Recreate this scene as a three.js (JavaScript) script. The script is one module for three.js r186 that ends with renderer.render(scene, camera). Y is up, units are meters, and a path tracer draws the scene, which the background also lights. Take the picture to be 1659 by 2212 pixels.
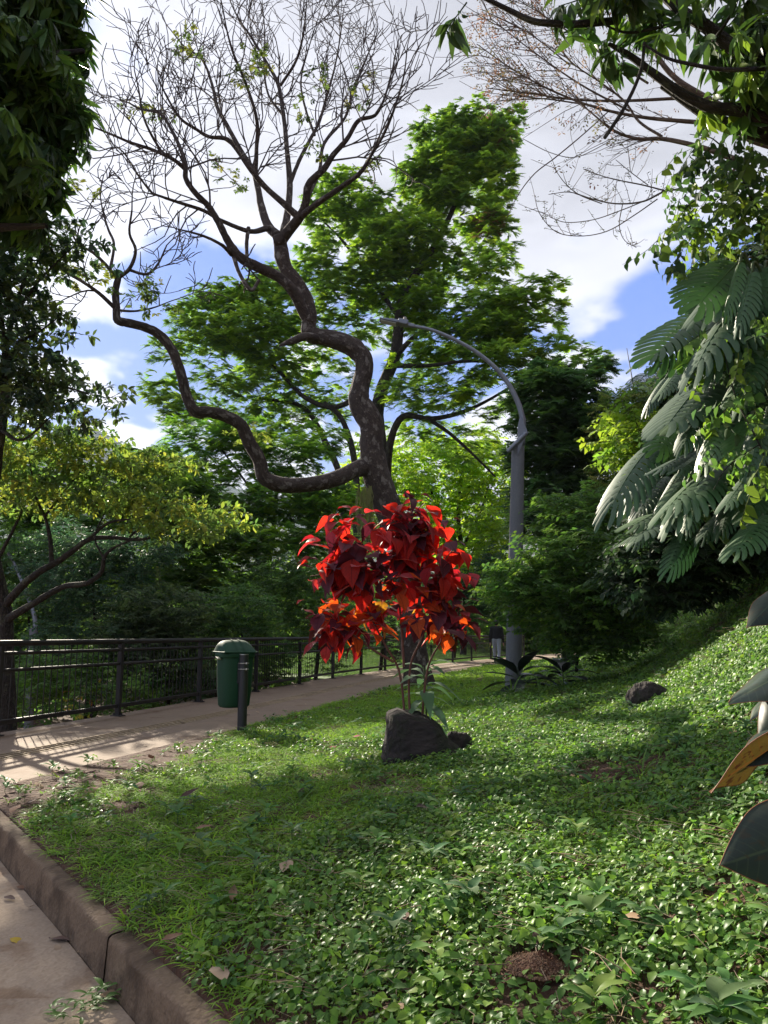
import * as THREE from 'three';
import { mergeGeometries } from 'three/addons/utils/BufferGeometryUtils.js';
import { MarchingCubes } from 'three/addons/objects/MarchingCubes.js';
import { RoundedBoxGeometry } from 'three/addons/geometries/RoundedBoxGeometry.js';

// ---------------------------------------------------------------- camera, sky, sun, exposure
const scene = new THREE.Scene();
const EYE = 1.2, PITCH = 0.1567, FOCAL = 769;                 // focal length in pixels of a 1024 pixel tall picture
const camera = new THREE.PerspectiveCamera(2 * Math.atan(512 / FOCAL) * 180 / Math.PI, 0.75, 0.05, 6000);
camera.position.set(0, EYE, 0);
camera.rotation.x = PITCH;
scene.add(camera);
const renderer = new THREE.WebGLRenderer({ antialias: true });
renderer.setSize(768, 1024);
renderer.toneMapping = THREE.LinearToneMapping;
renderer.toneMappingExposure = 3.1;
renderer.shadowMap.enabled = true;

const SUN = new THREE.Vector3(-0.422, 0.407, -0.810).normalize();
const sun = new THREE.DirectionalLight(new THREE.Color(1.0, 0.90, 0.74), 5);
sun.position.copy(SUN).multiplyScalar(60);
sun.castShadow = true;
sun.shadow.mapSize.set(4096, 4096);
Object.assign(sun.shadow.camera, { left: -30, right: 30, top: 30, bottom: -30, near: 1, far: 160 });
sun.shadow.radius = 1.5;
scene.add(sun, sun.target);

// ---------------------------------------------------------------- random numbers and noise
function rng(seed) {
  let a = seed >>> 0;
  return () => { a |= 0; a = (a + 0x6D2B79F5) | 0; let t = Math.imul(a ^ (a >>> 15), 1 | a); t = (t + Math.imul(t ^ (t >>> 7), 61 | t)) ^ t; return ((t ^ (t >>> 14)) >>> 0) / 4294967296; };
}
const PERM = new Float32Array(65536);
{ const r = rng(77); for (let i = 0; i < 65536; i++) PERM[i] = r(); }
const hash2 = (x, y) => PERM[(Math.imul(x, 374761393) + Math.imul(y, 668265263) >>> 8) & 65535];
function vnoise(x, y) {
  const xi = Math.floor(x), yi = Math.floor(y); let u = x - xi, v = y - yi;
  u = u * u * u * (u * (u * 6 - 15) + 10); v = v * v * v * (v * (v * 6 - 15) + 10);
  const a = hash2(xi, yi), b = hash2(xi + 1, yi), c = hash2(xi, yi + 1), d = hash2(xi + 1, yi + 1);
  return a + (b - a) * u + (c - a) * v + (a - b - c + d) * u * v;
}
function fbm(x, y, o = 4) { let s = 0, a = 0.5, n = 0; for (let i = 0; i < o; i++) { s += a * vnoise(x, y); n += a; a *= 0.5; const t = x * 1.6 - y * 1.2; y = x * 1.2 + y * 1.6 + 7.3; x = t + 3.1; } return s / n; }
const noise3 = (x, y, z) => (vnoise(x + 3.7 * Math.floor(z), y + 1.9 * Math.floor(z)) * (1 - (z - Math.floor(z))) + vnoise(x + 3.7 * (Math.floor(z) + 1), y + 1.9 * (Math.floor(z) + 1)) * (z - Math.floor(z)));
const clamp = (x, a = 0, b = 1) => Math.min(b, Math.max(a, x));
const sstep = (a, b, x) => { const t = clamp((x - a) / (b - a)); return t * t * (3 - 2 * t); };
const mix = (a, b, t) => a + (b - a) * t;

// ---------------------------------------------------------------- sky: air and a broken cloud deck, the same all round
{
  const SKY = 0.43, W = 3072, H = 1536, data = new Float32Array(W * H * 4);
  for (let j = 0; j < H; j++) {
    const el = ((j + 0.5) / H - 0.5) * Math.PI;
    for (let i = 0; i < W; i++) {
      const k = (j * W + i) * 4;
      data[k + 3] = 1;
      if (el < -0.01) { data[k] = 0.08; data[k + 1] = 0.09; data[k + 2] = 0.08; continue; }
      const az = ((i + 0.5) / W - 0.5) * 2 * Math.PI;
      const y = Math.sin(el), c = Math.cos(el), x = Math.cos(az) * c, z = Math.sin(az) * c;
      const cs = x * SUN.x + y * SUN.y + z * SUN.z, ang = Math.acos(clamp(cs, -1, 1)) * 57.3;
      const h = Math.pow(1 - clamp(y), 5);
      let r = mix(0.085, 0.42, h), g = mix(0.22, 0.60, h), b = mix(0.70, 0.93, h);
      const glow = 0.30 * Math.exp(-ang * ang / 240) + 0.09 * Math.exp(-ang * ang / 1100);
      r += glow * 0.45; g += glow * 0.45; b += glow * 0.4;
      const q = 1 / (y + 0.10), px = x * q, pz = z * q;
      const wx = fbm(px * 1.1 + 11, pz * 1.1 + 5, 3) - 0.5, wz = fbm(px * 1.1 + 31, pz * 1.1 + 45, 3) - 0.5;
      const big = fbm(px + wx * 1.3 + 33.5, pz + wz * 1.3 + 60.1, 4);
      const fine = fbm(px * 4.6 + wx * 3, pz * 4.6 + wz * 3, 5);
      const e = el * 57.3;
      const thr = mix(0.53, 0.32, sstep(18, 36, e)) - 0.06 * sstep(9, 3, e);
      const d = big + (fine - 0.5) * mix(0.95, 0.52, sstep(17, 30, e)) + (vnoise(px * 11 + wx * 6, pz * 11 + wz * 6) - 0.5) * 0.10;
      const soft = sstep(14, 30, e), cover = sstep(thr - mix(0.08, 0.11, soft), thr + mix(0.15, 0.16, soft), d);
      const thick = sstep(thr, thr + 0.34, d + (fine - 0.5) * 0.25);
      let lum = mix(0.75, 0.56, thick * sstep(12, 30, e)) + 0.50 * (fine - 0.5) * mix(0.6, 1, thick) + glow * 0.75;
      lum = mix(lum, lum * 1.04, 1 - thick);
      const cr = lum * 0.965, cg = lum * 0.985, cb = lum * 1.10;
      data[k] = SKY * mix(r, cr, cover); data[k + 1] = SKY * mix(g, cg, cover); data[k + 2] = SKY * mix(b, cb, cover);
    }
  }
  const sky = new THREE.DataTexture(data, W, H, THREE.RGBAFormat, THREE.FloatType);
  sky.mapping = THREE.EquirectangularReflectionMapping;
  sky.magFilter = sky.minFilter = THREE.LinearFilter;
  sky.needsUpdate = true;
  scene.background = sky;
  scene.environment = sky;
}

// ---------------------------------------------------------------- helpers
const V = (x, y, z) => new THREE.Vector3(x, y, z);
// a sighting in the photograph's 1659 x 2212 view, taken back to the place that stands d metres ahead
function at(u, v, d) {
  const x = (u * 0.46293 - 384) / FOCAL, y = -(v * 0.46293 - 512) / FOCAL;
  const Y = y * Math.cos(PITCH) + Math.sin(PITCH), Z = y * Math.sin(PITCH) - Math.cos(PITCH);
  const t = d / -Z;
  return V(x * t, EYE + Y * t, -d);
}
const PXM = 0.46293 / FOCAL;                                   // metres a sighting unit spans, per metre of distance
const used = {};
function numbered(name) { const n = used[name] = (used[name] ?? -1) + 1; return n ? `${name}_${String(n).padStart(3, '0')}` : name; }
function tag(o, label, category, group) { o.userData.label = label; o.userData.category = category; if (group) o.userData.group = group; return o; }
function shade(o) { o.castShadow = true; o.receiveShadow = true; return o; }
function thing(name, label, category, pos = [0, 0, 0], group) {
  const o = new THREE.Group(); o.name = numbered(name); o.position.set(...pos); scene.add(o); return tag(o, label, category, group);
}
function part(name, geo, mat, parent, kind) {
  const o = shade(new THREE.Mesh(geo, mat)); o.name = name; parent.add(o);
  if (parent.position && parent !== scene && parent.parent === scene && !geo.userData.local) { o.position.sub(parent.position); }
  if (kind) o.userData.kind = kind; return o;
}
function struct(name, geo, mat) { const o = shade(new THREE.Mesh(geo, mat)); o.name = numbered(name); o.userData.kind = 'structure'; scene.add(o); return o; }

class GB {                                                     // gathers geometries into one
  constructor() { this.p = []; this.n = []; this.u = []; this.c = []; this.i = []; }
  add(g, m, col = [1, 1, 1]) {
    const P = g.attributes.position, N = g.attributes.normal, U = g.attributes.uv, C = g.attributes.color, o = this.p.length / 3, v = new THREE.Vector3();
    for (let k = 0; k < P.count; k++) {
      v.fromBufferAttribute(P, k); if (m) v.applyMatrix4(m); this.p.push(v.x, v.y, v.z);
      v.fromBufferAttribute(N, k); if (m) v.transformDirection(m); this.n.push(v.x, v.y, v.z);
      this.u.push(U ? U.getX(k) : 0, U ? U.getY(k) : 0);
      if (C) this.c.push(C.getX(k) * col[0], C.getY(k) * col[1], C.getZ(k) * col[2]); else this.c.push(col[0], col[1], col[2]);
    }
    if (g.index) for (let k = 0; k < g.index.count; k++) this.i.push(g.index.getX(k) + o); else for (let k = 0; k < P.count; k++) this.i.push(k + o);
    return this;
  }
  geo(colors = true) {
    const g = new THREE.BufferGeometry();
    g.setAttribute('position', new THREE.Float32BufferAttribute(this.p, 3)); g.setAttribute('normal', new THREE.Float32BufferAttribute(this.n, 3));
    g.setAttribute('uv', new THREE.Float32BufferAttribute(this.u, 2)); if (colors) g.setAttribute('color', new THREE.Float32BufferAttribute(this.c, 3));
    g.setIndex(this.i); return g;
  }
}
function mesh(p, idx, uv) { const g = new THREE.BufferGeometry(); g.setAttribute('position', new THREE.Float32BufferAttribute(p, 3)); if (uv) g.setAttribute('uv', new THREE.Float32BufferAttribute(uv, 2)); g.setIndex(idx); g.computeVertexNormals(); return g; }
function basis(dir, up, pos, s = 1, roll = 0) {                // local +Z along dir, local +Y towards up
  const z = dir.clone().normalize(); let x = new THREE.Vector3().crossVectors(up, z); if (x.lengthSq() < 1e-6) x.set(1, 0, 0.01).cross(z); x.normalize();
  const y = new THREE.Vector3().crossVectors(z, x); const m = new THREE.Matrix4().makeBasis(x, y, z);
  if (roll) m.multiply(new THREE.Matrix4().makeRotationZ(roll));
  m.scale(typeof s === 'number' ? V(s, s, s) : s); m.setPosition(pos); return m;
}
function tube(pts, rads, sides = 8, sub = 4, bump = 0, seed = 0) {
  const curve = new THREE.CatmullRomCurve3(pts, false, 'centripetal'), N = (pts.length - 1) * sub + 1, p = [], uv = [], idx = [];
  let nrm = null, prev = null, len = 0; const c = [];
  for (let k = 0; k < N; k++) c.push(curve.getPoint(k / (N - 1)));
  for (let k = 0; k < N; k++) {
    const t = c[Math.min(N - 1, k + 1)].clone().sub(c[Math.max(0, k - 1)]).normalize();
    if (!nrm) { nrm = Math.abs(t.y) > 0.9 ? V(1, 0, 0) : V(0, 1, 0); }
    nrm.sub(t.clone().multiplyScalar(nrm.dot(t))).normalize();
    const b = new THREE.Vector3().crossVectors(t, nrm), f = k / (N - 1) * (rads.length - 1), a = Math.min(rads.length - 2, Math.floor(f));
    const r = mix(rads[a], rads[a + 1], f - a); if (prev) len += c[k].distanceTo(prev); prev = c[k];
    for (let s = 0; s <= sides; s++) {
      const an = s / sides * Math.PI * 2, q = s % sides;
      const rr = r * (1 + bump * (2 * noise3(q * 1.1 + seed * 7, len / Math.max(r, 0.02) * 0.55 + seed, q * 0.4) - 1) + bump * 0.5 * Math.sin(an * 3 + len * 2 + seed));
      p.push(c[k].x + (nrm.x * Math.cos(an) + b.x * Math.sin(an)) * rr, c[k].y + (nrm.y * Math.cos(an) + b.y * Math.sin(an)) * rr, c[k].z + (nrm.z * Math.cos(an) + b.z * Math.sin(an)) * rr);
      uv.push(s / sides * Math.max(0.25, Math.round(6.28 * rads[0] / 0.25) * 0.25), len);
    }
  }
  const W = sides + 1;
  for (let k = 0; k < N - 1; k++) for (let s = 0; s < sides; s++) { const a = k * W + s; idx.push(a, a + 1, a + W, a + 1, a + W + 1, a + W); }
  for (const [k, o] of [[0, -1], [N - 1, 1]]) {               // domed ends
    const t = c[k].clone().sub(c[k + (k ? -1 : 1)]).normalize().multiplyScalar(rads[k ? rads.length - 1 : 0] * 0.5), e = p.length / 3;
    p.push(c[k].x + t.x, c[k].y + t.y, c[k].z + t.z); uv.push(0.5, len);
    for (let s = 0; s < sides; s++) o < 0 ? idx.push(e, k * W + s + 1, k * W + s) : idx.push(e, k * W + s, k * W + s + 1);
  }
  const g = mesh(p, idx, uv), nn = g.attributes.normal;       // close the seam
  for (let k = 0; k < N; k++) { const a = k * W, b = a + sides, v = V(nn.getX(a) + nn.getX(b), nn.getY(a) + nn.getY(b), nn.getZ(a) + nn.getZ(b)).normalize(); nn.setXYZ(a, v.x, v.y, v.z); nn.setXYZ(b, v.x, v.y, v.z); }
  return g;
}
function stick(gb, pts, r0, r1, sides = 4, col) {             // a thin twig: straight pieces, few faces
  const p = [], idx = [], N = pts.length;
  let nrm = V(0.3, 0.2, 0.9).normalize();
  for (let k = 0; k < N; k++) {
    const t = pts[Math.min(N - 1, k + 1)].clone().sub(pts[Math.max(0, k - 1)]).normalize(); nrm.sub(t.clone().multiplyScalar(nrm.dot(t))).normalize();
    const b = new THREE.Vector3().crossVectors(t, nrm), r = mix(r0, r1, k / (N - 1));
    for (let s = 0; s < sides; s++) { const a = s / sides * 6.2832; p.push(pts[k].x + (nrm.x * Math.cos(a) + b.x * Math.sin(a)) * r, pts[k].y + (nrm.y * Math.cos(a) + b.y * Math.sin(a)) * r, pts[k].z + (nrm.z * Math.cos(a) + b.z * Math.sin(a)) * r); }
  }
  for (let k = 0; k < N - 1; k++) for (let s = 0; s < sides; s++) { const a = k * sides + s, b = k * sides + (s + 1) % sides; idx.push(a, b, a + sides, b, b + sides, a + sides); }
  gb.add(mesh(p, idx), null, col);
}
// a leaf blade along +Z with its upper side up: L long, W wide, pts stations; peak says where it is widest
function leaf(L, W, n = 4, { peak = 0.4, fold = 0.25, droop = 0.3, wave = 0, heart = 0, tip = 1, petiole = 0, seed = 1 } = {}) {
  const p = [], idx = [], uv = [];
  for (let k = 0; k <= n; k++) {
    const s = k / n, q = s < peak ? s / peak : 1 - (s - peak) / (1 - peak);
    let w = W / 2 * (s < peak ? mix(Math.sin(q * Math.PI / 2), 1, heart * (k ? 1 : 0.15)) : Math.pow(Math.sin(q * Math.PI / 2), tip));
    if (k === n) w = 0;
    const z = petiole + L * s * (1 - 0.12 * droop * s), y = -droop * L * s * s * 0.6;
    const wv = wave * W * Math.sin(s * 11 + seed), hb = heart && k === 0 ? -0.12 * L : 0;
    p.push(-w, y + fold * w + wv, z + (k === 0 ? hb : 0), 0, y, z, w, y + fold * w - wv, z + (k === 0 ? hb : 0)); uv.push(0.5 - w / W, s, 0.5, s, 0.5 + w / W, s);
    if (k) { const a = (k - 1) * 3; if (k < n) idx.push(a, a + 3, a + 1, a + 1, a + 3, a + 4, a + 1, a + 4, a + 2, a + 2, a + 4, a + 5); else idx.push(a, a + 4, a + 1, a + 1, a + 4, a + 2); }
  }
  return mesh(p, idx, uv);
}
const rdir = (r) => { const z = r() * 2 - 1, a = r() * 6.2832, s = Math.sqrt(1 - z * z); return V(s * Math.cos(a), z, s * Math.sin(a)); };

// ---------------------------------------------------------------- materials
function tex(size, fn, srgb = true, rep = 1) {
  const d = new Uint8Array(size * size * 4);
  for (let j = 0; j < size; j++) for (let i = 0; i < size; i++) { const c = fn(i / size, j / size), k = (j * size + i) * 4; for (let q = 0; q < 3; q++) d[k + q] = clamp(Array.isArray(c) ? c[q] : c) * 255; d[k + 3] = 255; }
  const t = new THREE.DataTexture(d, size, size); t.wrapS = t.wrapT = THREE.RepeatWrapping; t.magFilter = THREE.LinearFilter; t.minFilter = THREE.LinearFilter; if (srgb) t.colorSpace = THREE.SRGBColorSpace; t.repeat.set(rep, rep); t.needsUpdate = true; return t;
}
// noise that repeats over 0..1
const tnoise = (x, y, f, o = 4) => { const bl = (t) => sstep(0, 1, t); const a = fbm(x * f, y * f, o), b = fbm((x - 1) * f, y * f, o), c = fbm(x * f, (y - 1) * f, o), d = fbm((x - 1) * f, (y - 1) * f, o), u = bl(x), v = bl(y); return mix(mix(a, b, u), mix(c, d, u), v); };
const ramp = (t, a, b) => [mix(a[0], b[0], t), mix(a[1], b[1], t), mix(a[2], b[2], t)];
const std = (o) => new THREE.MeshStandardMaterial(o);
const M = {};
{
  const bark = (dark, light, lichen, amt) => tex(512, (x, y) => { const f = tnoise(x, y, 9, 4), s = Math.abs(2 * tnoise(x, y * 0.55 + 0.1, 26, 3) - 1), li = sstep(0.56, 0.66, tnoise(x + 0.3, y, 7, 5)) * amt; let c = ramp(clamp(f * 0.7 + s * 0.9 - 0.2), dark, light); return ramp(li, c, lichen); });
  const barkB = tex(512, (x, y) => clamp(0.25 + 1.2 * Math.abs(2 * tnoise(x, y * 0.6 + 0.1, 26, 3) - 1) + 0.35 * (tnoise(x, y, 60, 2) - 0.5)), false);
  M.bark = std({ map: bark([0.20, 0.165, 0.14], [0.40, 0.345, 0.30], [0.54, 0.52, 0.48], 0.7), bumpMap: barkB, bumpScale: 0.03, roughness: 0.95 });
  M.barkDark = std({ map: bark([0.13, 0.11, 0.09], [0.28, 0.24, 0.20], [0.36, 0.38, 0.28], 0.5), bumpMap: barkB, bumpScale: 0.025, roughness: 0.95 });
  M.barkPale = std({ map: bark([0.30, 0.25, 0.21], [0.52, 0.45, 0.38], [0.58, 0.56, 0.50], 0.4), bumpMap: barkB, bumpScale: 0.015, roughness: 0.95 });
  M.twig = std({ color: new THREE.Color().setRGB(0.075, 0.06, 0.055), roughness: 0.9 });
  M.twigPale = std({ color: new THREE.Color().setRGB(0.16, 0.125, 0.10), roughness: 0.9 });
  const conc = tex(1024, (x, y) => { const a = tnoise(x, y, 6, 5), b = tnoise(x + 0.5, y, 90, 2), st = sstep(0.58, 0.72, tnoise(x, y + 0.4, 5, 5)); let c = ramp(a * 0.6 + b * 0.4, [0.43, 0.36, 0.30], [0.60, 0.52, 0.44]); return ramp(st * 0.55, c, [0.44, 0.34, 0.25]); });
  const concB = tex(512, (x, y) => tnoise(x, y, 80, 3) * 0.6 + tnoise(x, y, 12, 3) * 0.4, false);
  M.concrete = std({ map: conc, bumpMap: concB, bumpScale: 0.008, roughness: 0.92 });
  M.kerb = std({ map: tex(1024, (x, y) => { const a = tnoise(x, y, 8, 5), b = tnoise(x + 0.5, y, 120, 2), st = sstep(0.48, 0.66, tnoise(x, y + 0.4, 6, 5)); let c = ramp(a * 0.5 + b * 0.5, [0.33, 0.27, 0.20], [0.54, 0.45, 0.36]); return ramp(st * 0.8, c, [0.24, 0.18, 0.12]); }), bumpMap: concB, bumpScale: 0.012, roughness: 0.95 });
  M.road = std({ map: tex(1024, (x, y) => { const a = tnoise(x, y, 5, 5), b = tnoise(x + 0.5, y, 160, 2), st = sstep(0.5, 0.72, tnoise(x, y + 0.4, 7, 5)); let c = ramp(a * 0.5 + b * 0.5, [0.50, 0.43, 0.35], [0.70, 0.62, 0.53]); return ramp(st * 0.5, c, [0.42, 0.31, 0.21]); }), bumpMap: concB, bumpScale: 0.01, roughness: 0.93 });
  M.soil = std({ map: tex(1024, (x, y) => { const a = tnoise(x, y, 10, 5), b = tnoise(x, y + 0.3, 130, 2); return ramp(a * 0.45 + b * 0.55, [0.16, 0.10, 0.07], [0.42, 0.29, 0.20]); }), bumpMap: tex(512, (x, y) => tnoise(x, y, 60, 4), false), bumpScale: 0.03, roughness: 1 });
  M.pole = std({ map: tex(512, (x, y) => ramp(tnoise(x, y, 7, 5) * 0.5 + tnoise(x, y, 150, 2) * 0.5, [0.34, 0.35, 0.36], [0.48, 0.49, 0.50])), bumpMap: concB, bumpScale: 0.004, roughness: 0.85 });
  M.galv = std({ map: tex(256, (x, y) => ramp(tnoise(x, y, 12, 4), [0.40, 0.42, 0.45], [0.55, 0.57, 0.60])), roughness: 0.5, metalness: 0.35 });
  M.iron = std({ map: tex(256, (x, y) => { const rust = sstep(0.60, 0.75, tnoise(x, y, 14, 4)); return ramp(rust * 0.6, ramp(tnoise(x, y, 40, 2), [0.12, 0.11, 0.105], [0.19, 0.175, 0.165]), [0.27, 0.18, 0.12]); }), roughness: 0.6, metalness: 0.2 });
  M.rock = std({ map: tex(512, (x, y) => { const a = tnoise(x, y, 9, 5), mo = sstep(0.5, 0.66, tnoise(x, y + 0.6, 8, 5)); return ramp(mo * 0.5, ramp(a, [0.12, 0.10, 0.09], [0.25, 0.22, 0.20]), [0.14, 0.17, 0.085]); }), bumpMap: tex(512, (x, y) => tnoise(x, y, 18, 5), false), bumpScale: 0.05, roughness: 1 });
}
function leafMat(trans = 0.42, coat = 0.35, coatR = 0.4, color = 0xffffff) {
  return new THREE.MeshPhysicalMaterial({ color, vertexColors: true, roughness: 1, specularIntensity: 0.25, transmission: trans, thickness: 0, clearcoat: coat, clearcoatRoughness: coatR, side: THREE.DoubleSide });
}
M.leaf = leafMat(0.56, 0.20, 0.40);
M.leafMatte = leafMat(0.62, 0.05, 0.5);
M.leafGloss = leafMat(0.42, 0.5, 0.3);
M.dead = new THREE.MeshPhysicalMaterial({ vertexColors: true, roughness: 1, transmission: 0.15, thickness: 0, side: THREE.DoubleSide });

// ---------------------------------------------------------------- foliage: sprays put out many times
function spray(r, { n = 12, len = 0.35, L = 0.08, W = 0.04, droop = 0.4, fold = 0.25, spread = 0.9, peak = 0.45, seg = 3, tone = 0.25, twig = 0.006, up = 0.25, whorl = 0, wave = 0, heart = 0, tip = 1 } = {}) {
  const gb = new GB(), pts = [];
  const bend = (r() - 0.5) * 0.5, lift = (r() - 0.3) * 0.35;
  for (let k = 0; k <= 3; k++) { const s = k / 3; pts.push(V(bend * len * s * s, lift * len * s * s, len * s)); }
  if (twig) stick(gb, pts, twig, twig * 0.4, 3, [0.8, 0.65, 0.5]);
  const c = new THREE.CatmullRomCurve3(pts);
  for (let k = 0; k < n; k++) {
    const s = whorl ? 1 - Math.pow(r(), 1.6) * whorl : mix(0.12, 1, (k + r() * 0.5) / n), p = c.getPoint(clamp(s)), t = c.getTangent(clamp(s));
    const a = whorl ? k * 2.4 + r() : (k % 2 ? 0 : Math.PI) + (r() - 0.5) * 1.3;
    const side = V(Math.cos(a), Math.sin(a) * 0.75 + up, 0).normalize();
    const d = t.clone().multiplyScalar(mix(0.9, 0.35, spread) * (0.6 + 0.8 * r())).add(side.multiplyScalar(spread)).normalize(); d.y -= droop * (0.5 + r()); d.normalize();
    const sc = (0.65 + 0.6 * r()), tn = 1 - tone * (r() - 0.35) * 1.4, ye = 1 + (r() - 0.5) * tone * 0.8;
    gb.add(leaf(L * sc, W * sc, seg, { peak, fold: fold * (0.5 + r()), droop: droop * r() * 1.2, wave, heart, tip, seed: r() * 9 }), basis(d, V((r() - 0.5) * 0.9, 1, (r() - 0.5) * 0.9).normalize(), p), [tn * ye, tn, tn * (2 - ye)]);
  }
  return gb.geo();
}
function frond(r, { fans = 6, len = 0.36, pairs = 7, pl = 0.105, pw = 0.048, tone = 0.3 } = {}) {   // twice-feathered leaf spray
  const gb = new GB();
  for (let f = 0; f < fans; f++) {
    const a = (f / (fans - 1) - 0.5) * 2.4 + (r() - 0.5) * 0.3, L = len * (0.6 + 0.6 * r()), e = (r() - 0.45) * 0.9, tn = 1 - tone * (r() - 0.4) * 1.3;
    const d = V(Math.sin(a), e, Math.cos(a)), st = V(0, 0, 0.12 * f / fans), p = [], idx = [];
    for (let k = 0; k < pairs; k++) {
      const s = (k + 0.6) / pairs, c = st.clone().addScaledVector(d, L * s); c.y -= 0.30 * L * s * s;
      for (const sd of [-1, 1]) {
        const q = pl * Math.sin(Math.PI * (0.22 + 0.74 * s)) * (0.85 + 0.3 * r()), dd = V(sd * Math.cos(a) + 0.55 * Math.sin(a), -0.15 - 0.3 * r(), -sd * Math.sin(a) + 0.55 * Math.cos(a)).normalize(), o = p.length / 3, w = pw * 0.5;
        p.push(c.x - d.x * w, c.y, c.z - d.z * w, c.x + d.x * w, c.y, c.z + d.z * w, c.x + dd.x * q + d.x * w * 0.5, c.y + dd.y * q, c.z + dd.z * q + d.z * w * 0.5, c.x + dd.x * q * 0.95 - d.x * w * 0.6, c.y + dd.y * q, c.z + dd.z * q * 0.95 - d.z * w * 0.6);
        idx.push(o, o + 1, o + 2, o, o + 2, o + 3);
      }
    }
    gb.add(mesh(p, idx), null, [tn, tn, tn]);
  }
  return gb.geo();
}
function scatter(name, geos, mat, items, parent, kind = 'stuff') {   // items: [matrix, colour, variant]
  const made = [];
  geos.forEach((g, v) => {
    const list = items.filter((it) => it[2] === v); if (!list.length) return;
    const im = shade(new THREE.InstancedMesh(g, mat, list.length)); im.name = name; im.userData.kind = kind;
    list.forEach((it, k) => { im.setMatrixAt(k, it[0]); im.setColorAt(k, it[1]); });
    if (parent.parent === scene) im.position.sub(parent.position);
    parent.add(im); made.push(im);
  });
  return made;
}
const RGB = (a) => new THREE.Color().setRGB(a[0], a[1], a[2]);
function tint(r, list, jit = 0.18) { const c = list[Math.floor(r() * list.length)], j = 1 + (r() - 0.5) * 2 * jit, h = 1 + (r() - 0.5) * jit; return new THREE.Color().setRGB(c[0] * j * h, c[1] * j, c[2] * j); }
// pads: [u, v, distance, half width, half height, depth half (m), count]
function crown(r, pads, geos, { cols, size = 1, flat = 0.5, shell = 0.42, gap = 0.32, freq = 1.2, droopAxis = 0, jit = 0.18 } = {}) {
  const items = [];
  for (const [u, v, d, ru, rv, rd, n] of pads) {
    const c = at(u, v, d), a = ru * PXM * d, b = rv * PXM * d;
    for (let k = 0; k < n; k++) {
      const o = rdir(r), q = Math.pow(r(), shell), p = V(c.x + o.x * a * q, c.y + o.y * b * q, c.z + o.z * rd * q);
      if (noise3(p.x * freq + 9, p.y * freq * 1.4 + 4, p.z * freq + 2) < gap) continue;
      const up = V(o.x * (1 - flat), Math.abs(o.y) * (1 - flat) + flat + 0.2, o.z * (1 - flat)).add(rdir(r).multiplyScalar(0.3)).normalize();
      const ax = V(o.x + (r() - 0.5) * 1.2, (r() - 0.5) * 0.5 - droopAxis, o.z + (r() - 0.5) * 1.2).normalize();
      items.push([basis(ax, up, p, size * (0.7 + 0.6 * r())), tint(r, cols, jit).multiplyScalar(1.5), Math.floor(r() * geos.length)]);
    }
  }
  return items;
}

// ---------------------------------------------------------------- the lie of the land
// right-hand edge of the footpath, x for each z
const EDGE = [[6, -7.0], [0, -5.05], [-6.33, -3.04], [-11.8, -1.31], [-16.9, 0.0], [-21, 1.1], [-26.9, 3.0], [-34, 6.2], [-44, 11.5], [-60, 21]];
function edgeX(z) { for (let k = 1; k < EDGE.length; k++) if (z >= EDGE[k][0]) { const t = (z - EDGE[k][0]) / (EDGE[k - 1][0] - EDGE[k][0]); return mix(EDGE[k][1], EDGE[k - 1][1], t); } return 21; }
const smoothEdge = (z) => (edgeX(z - 1.2) + edgeX(z) * 2 + edgeX(z + 1.2)) / 4;
const KX = -0.575, KZ = -2.61, KDX = 0.593, KDZ = 0.806;       // the kerb's outer edge: a point and its direction
const kerbDist = (x, z) => (x - KX) * 0.806 - (z - KZ) * 0.593;
function lawnY(x, z) {
  const d = Math.max(0, (x - smoothEdge(z)) * 0.95), k = kerbDist(x, z) - 0.07;
  const e = Math.max(0, d - 4.4), f = 0.04 * d + 0.018 * d * d + (e < 1.7 ? 0.31 * e * e : 0.896 + 1.45 * (e - 1.7) - 0.03 * (e - 1.7) ** 2);
  return f * Math.max(0, k) / (Math.max(0, k) + 1.2) + 0.05 * (fbm(x * 0.9 + 3, z * 0.9, 3) - 0.5) * clamp(d * 0.5) * clamp(k) + 0.015;
}
{
  // ground: one sheet to the horizon; beyond the railing it falls away
  const p = [], idx = [], uv = [], N = 150, R = 3000;
  for (let j = 0; j <= N; j++) for (let i = 0; i <= N; i++) {
    const g = (t) => { const s = (t / N - 0.5) * 2; return Math.sign(s) * (Math.abs(s) * 60 + (R - 60) * Math.pow(Math.abs(s), 5)); };
    const x = g(i), z = g(j) - 20, off = smoothEdge(clamp(z, -60, 6)) - 2.55 - x;
    let y = -0.9;
    y -= 3.2 * sstep(0.3, 9, off);
    y += 0.12 * (fbm(x * 0.3, z * 0.3, 3) - 0.5) * 4;
    p.push(x, y, z); uv.push(x / 2, z / 2);
    if (i && j) { const a = j * (N + 1) + i; idx.push(a, a - N - 1, a - N - 2, a, a - N - 2, a - 1); }
  }
  struct('ground', mesh(p, idx, uv), M.soil);
}
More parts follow.
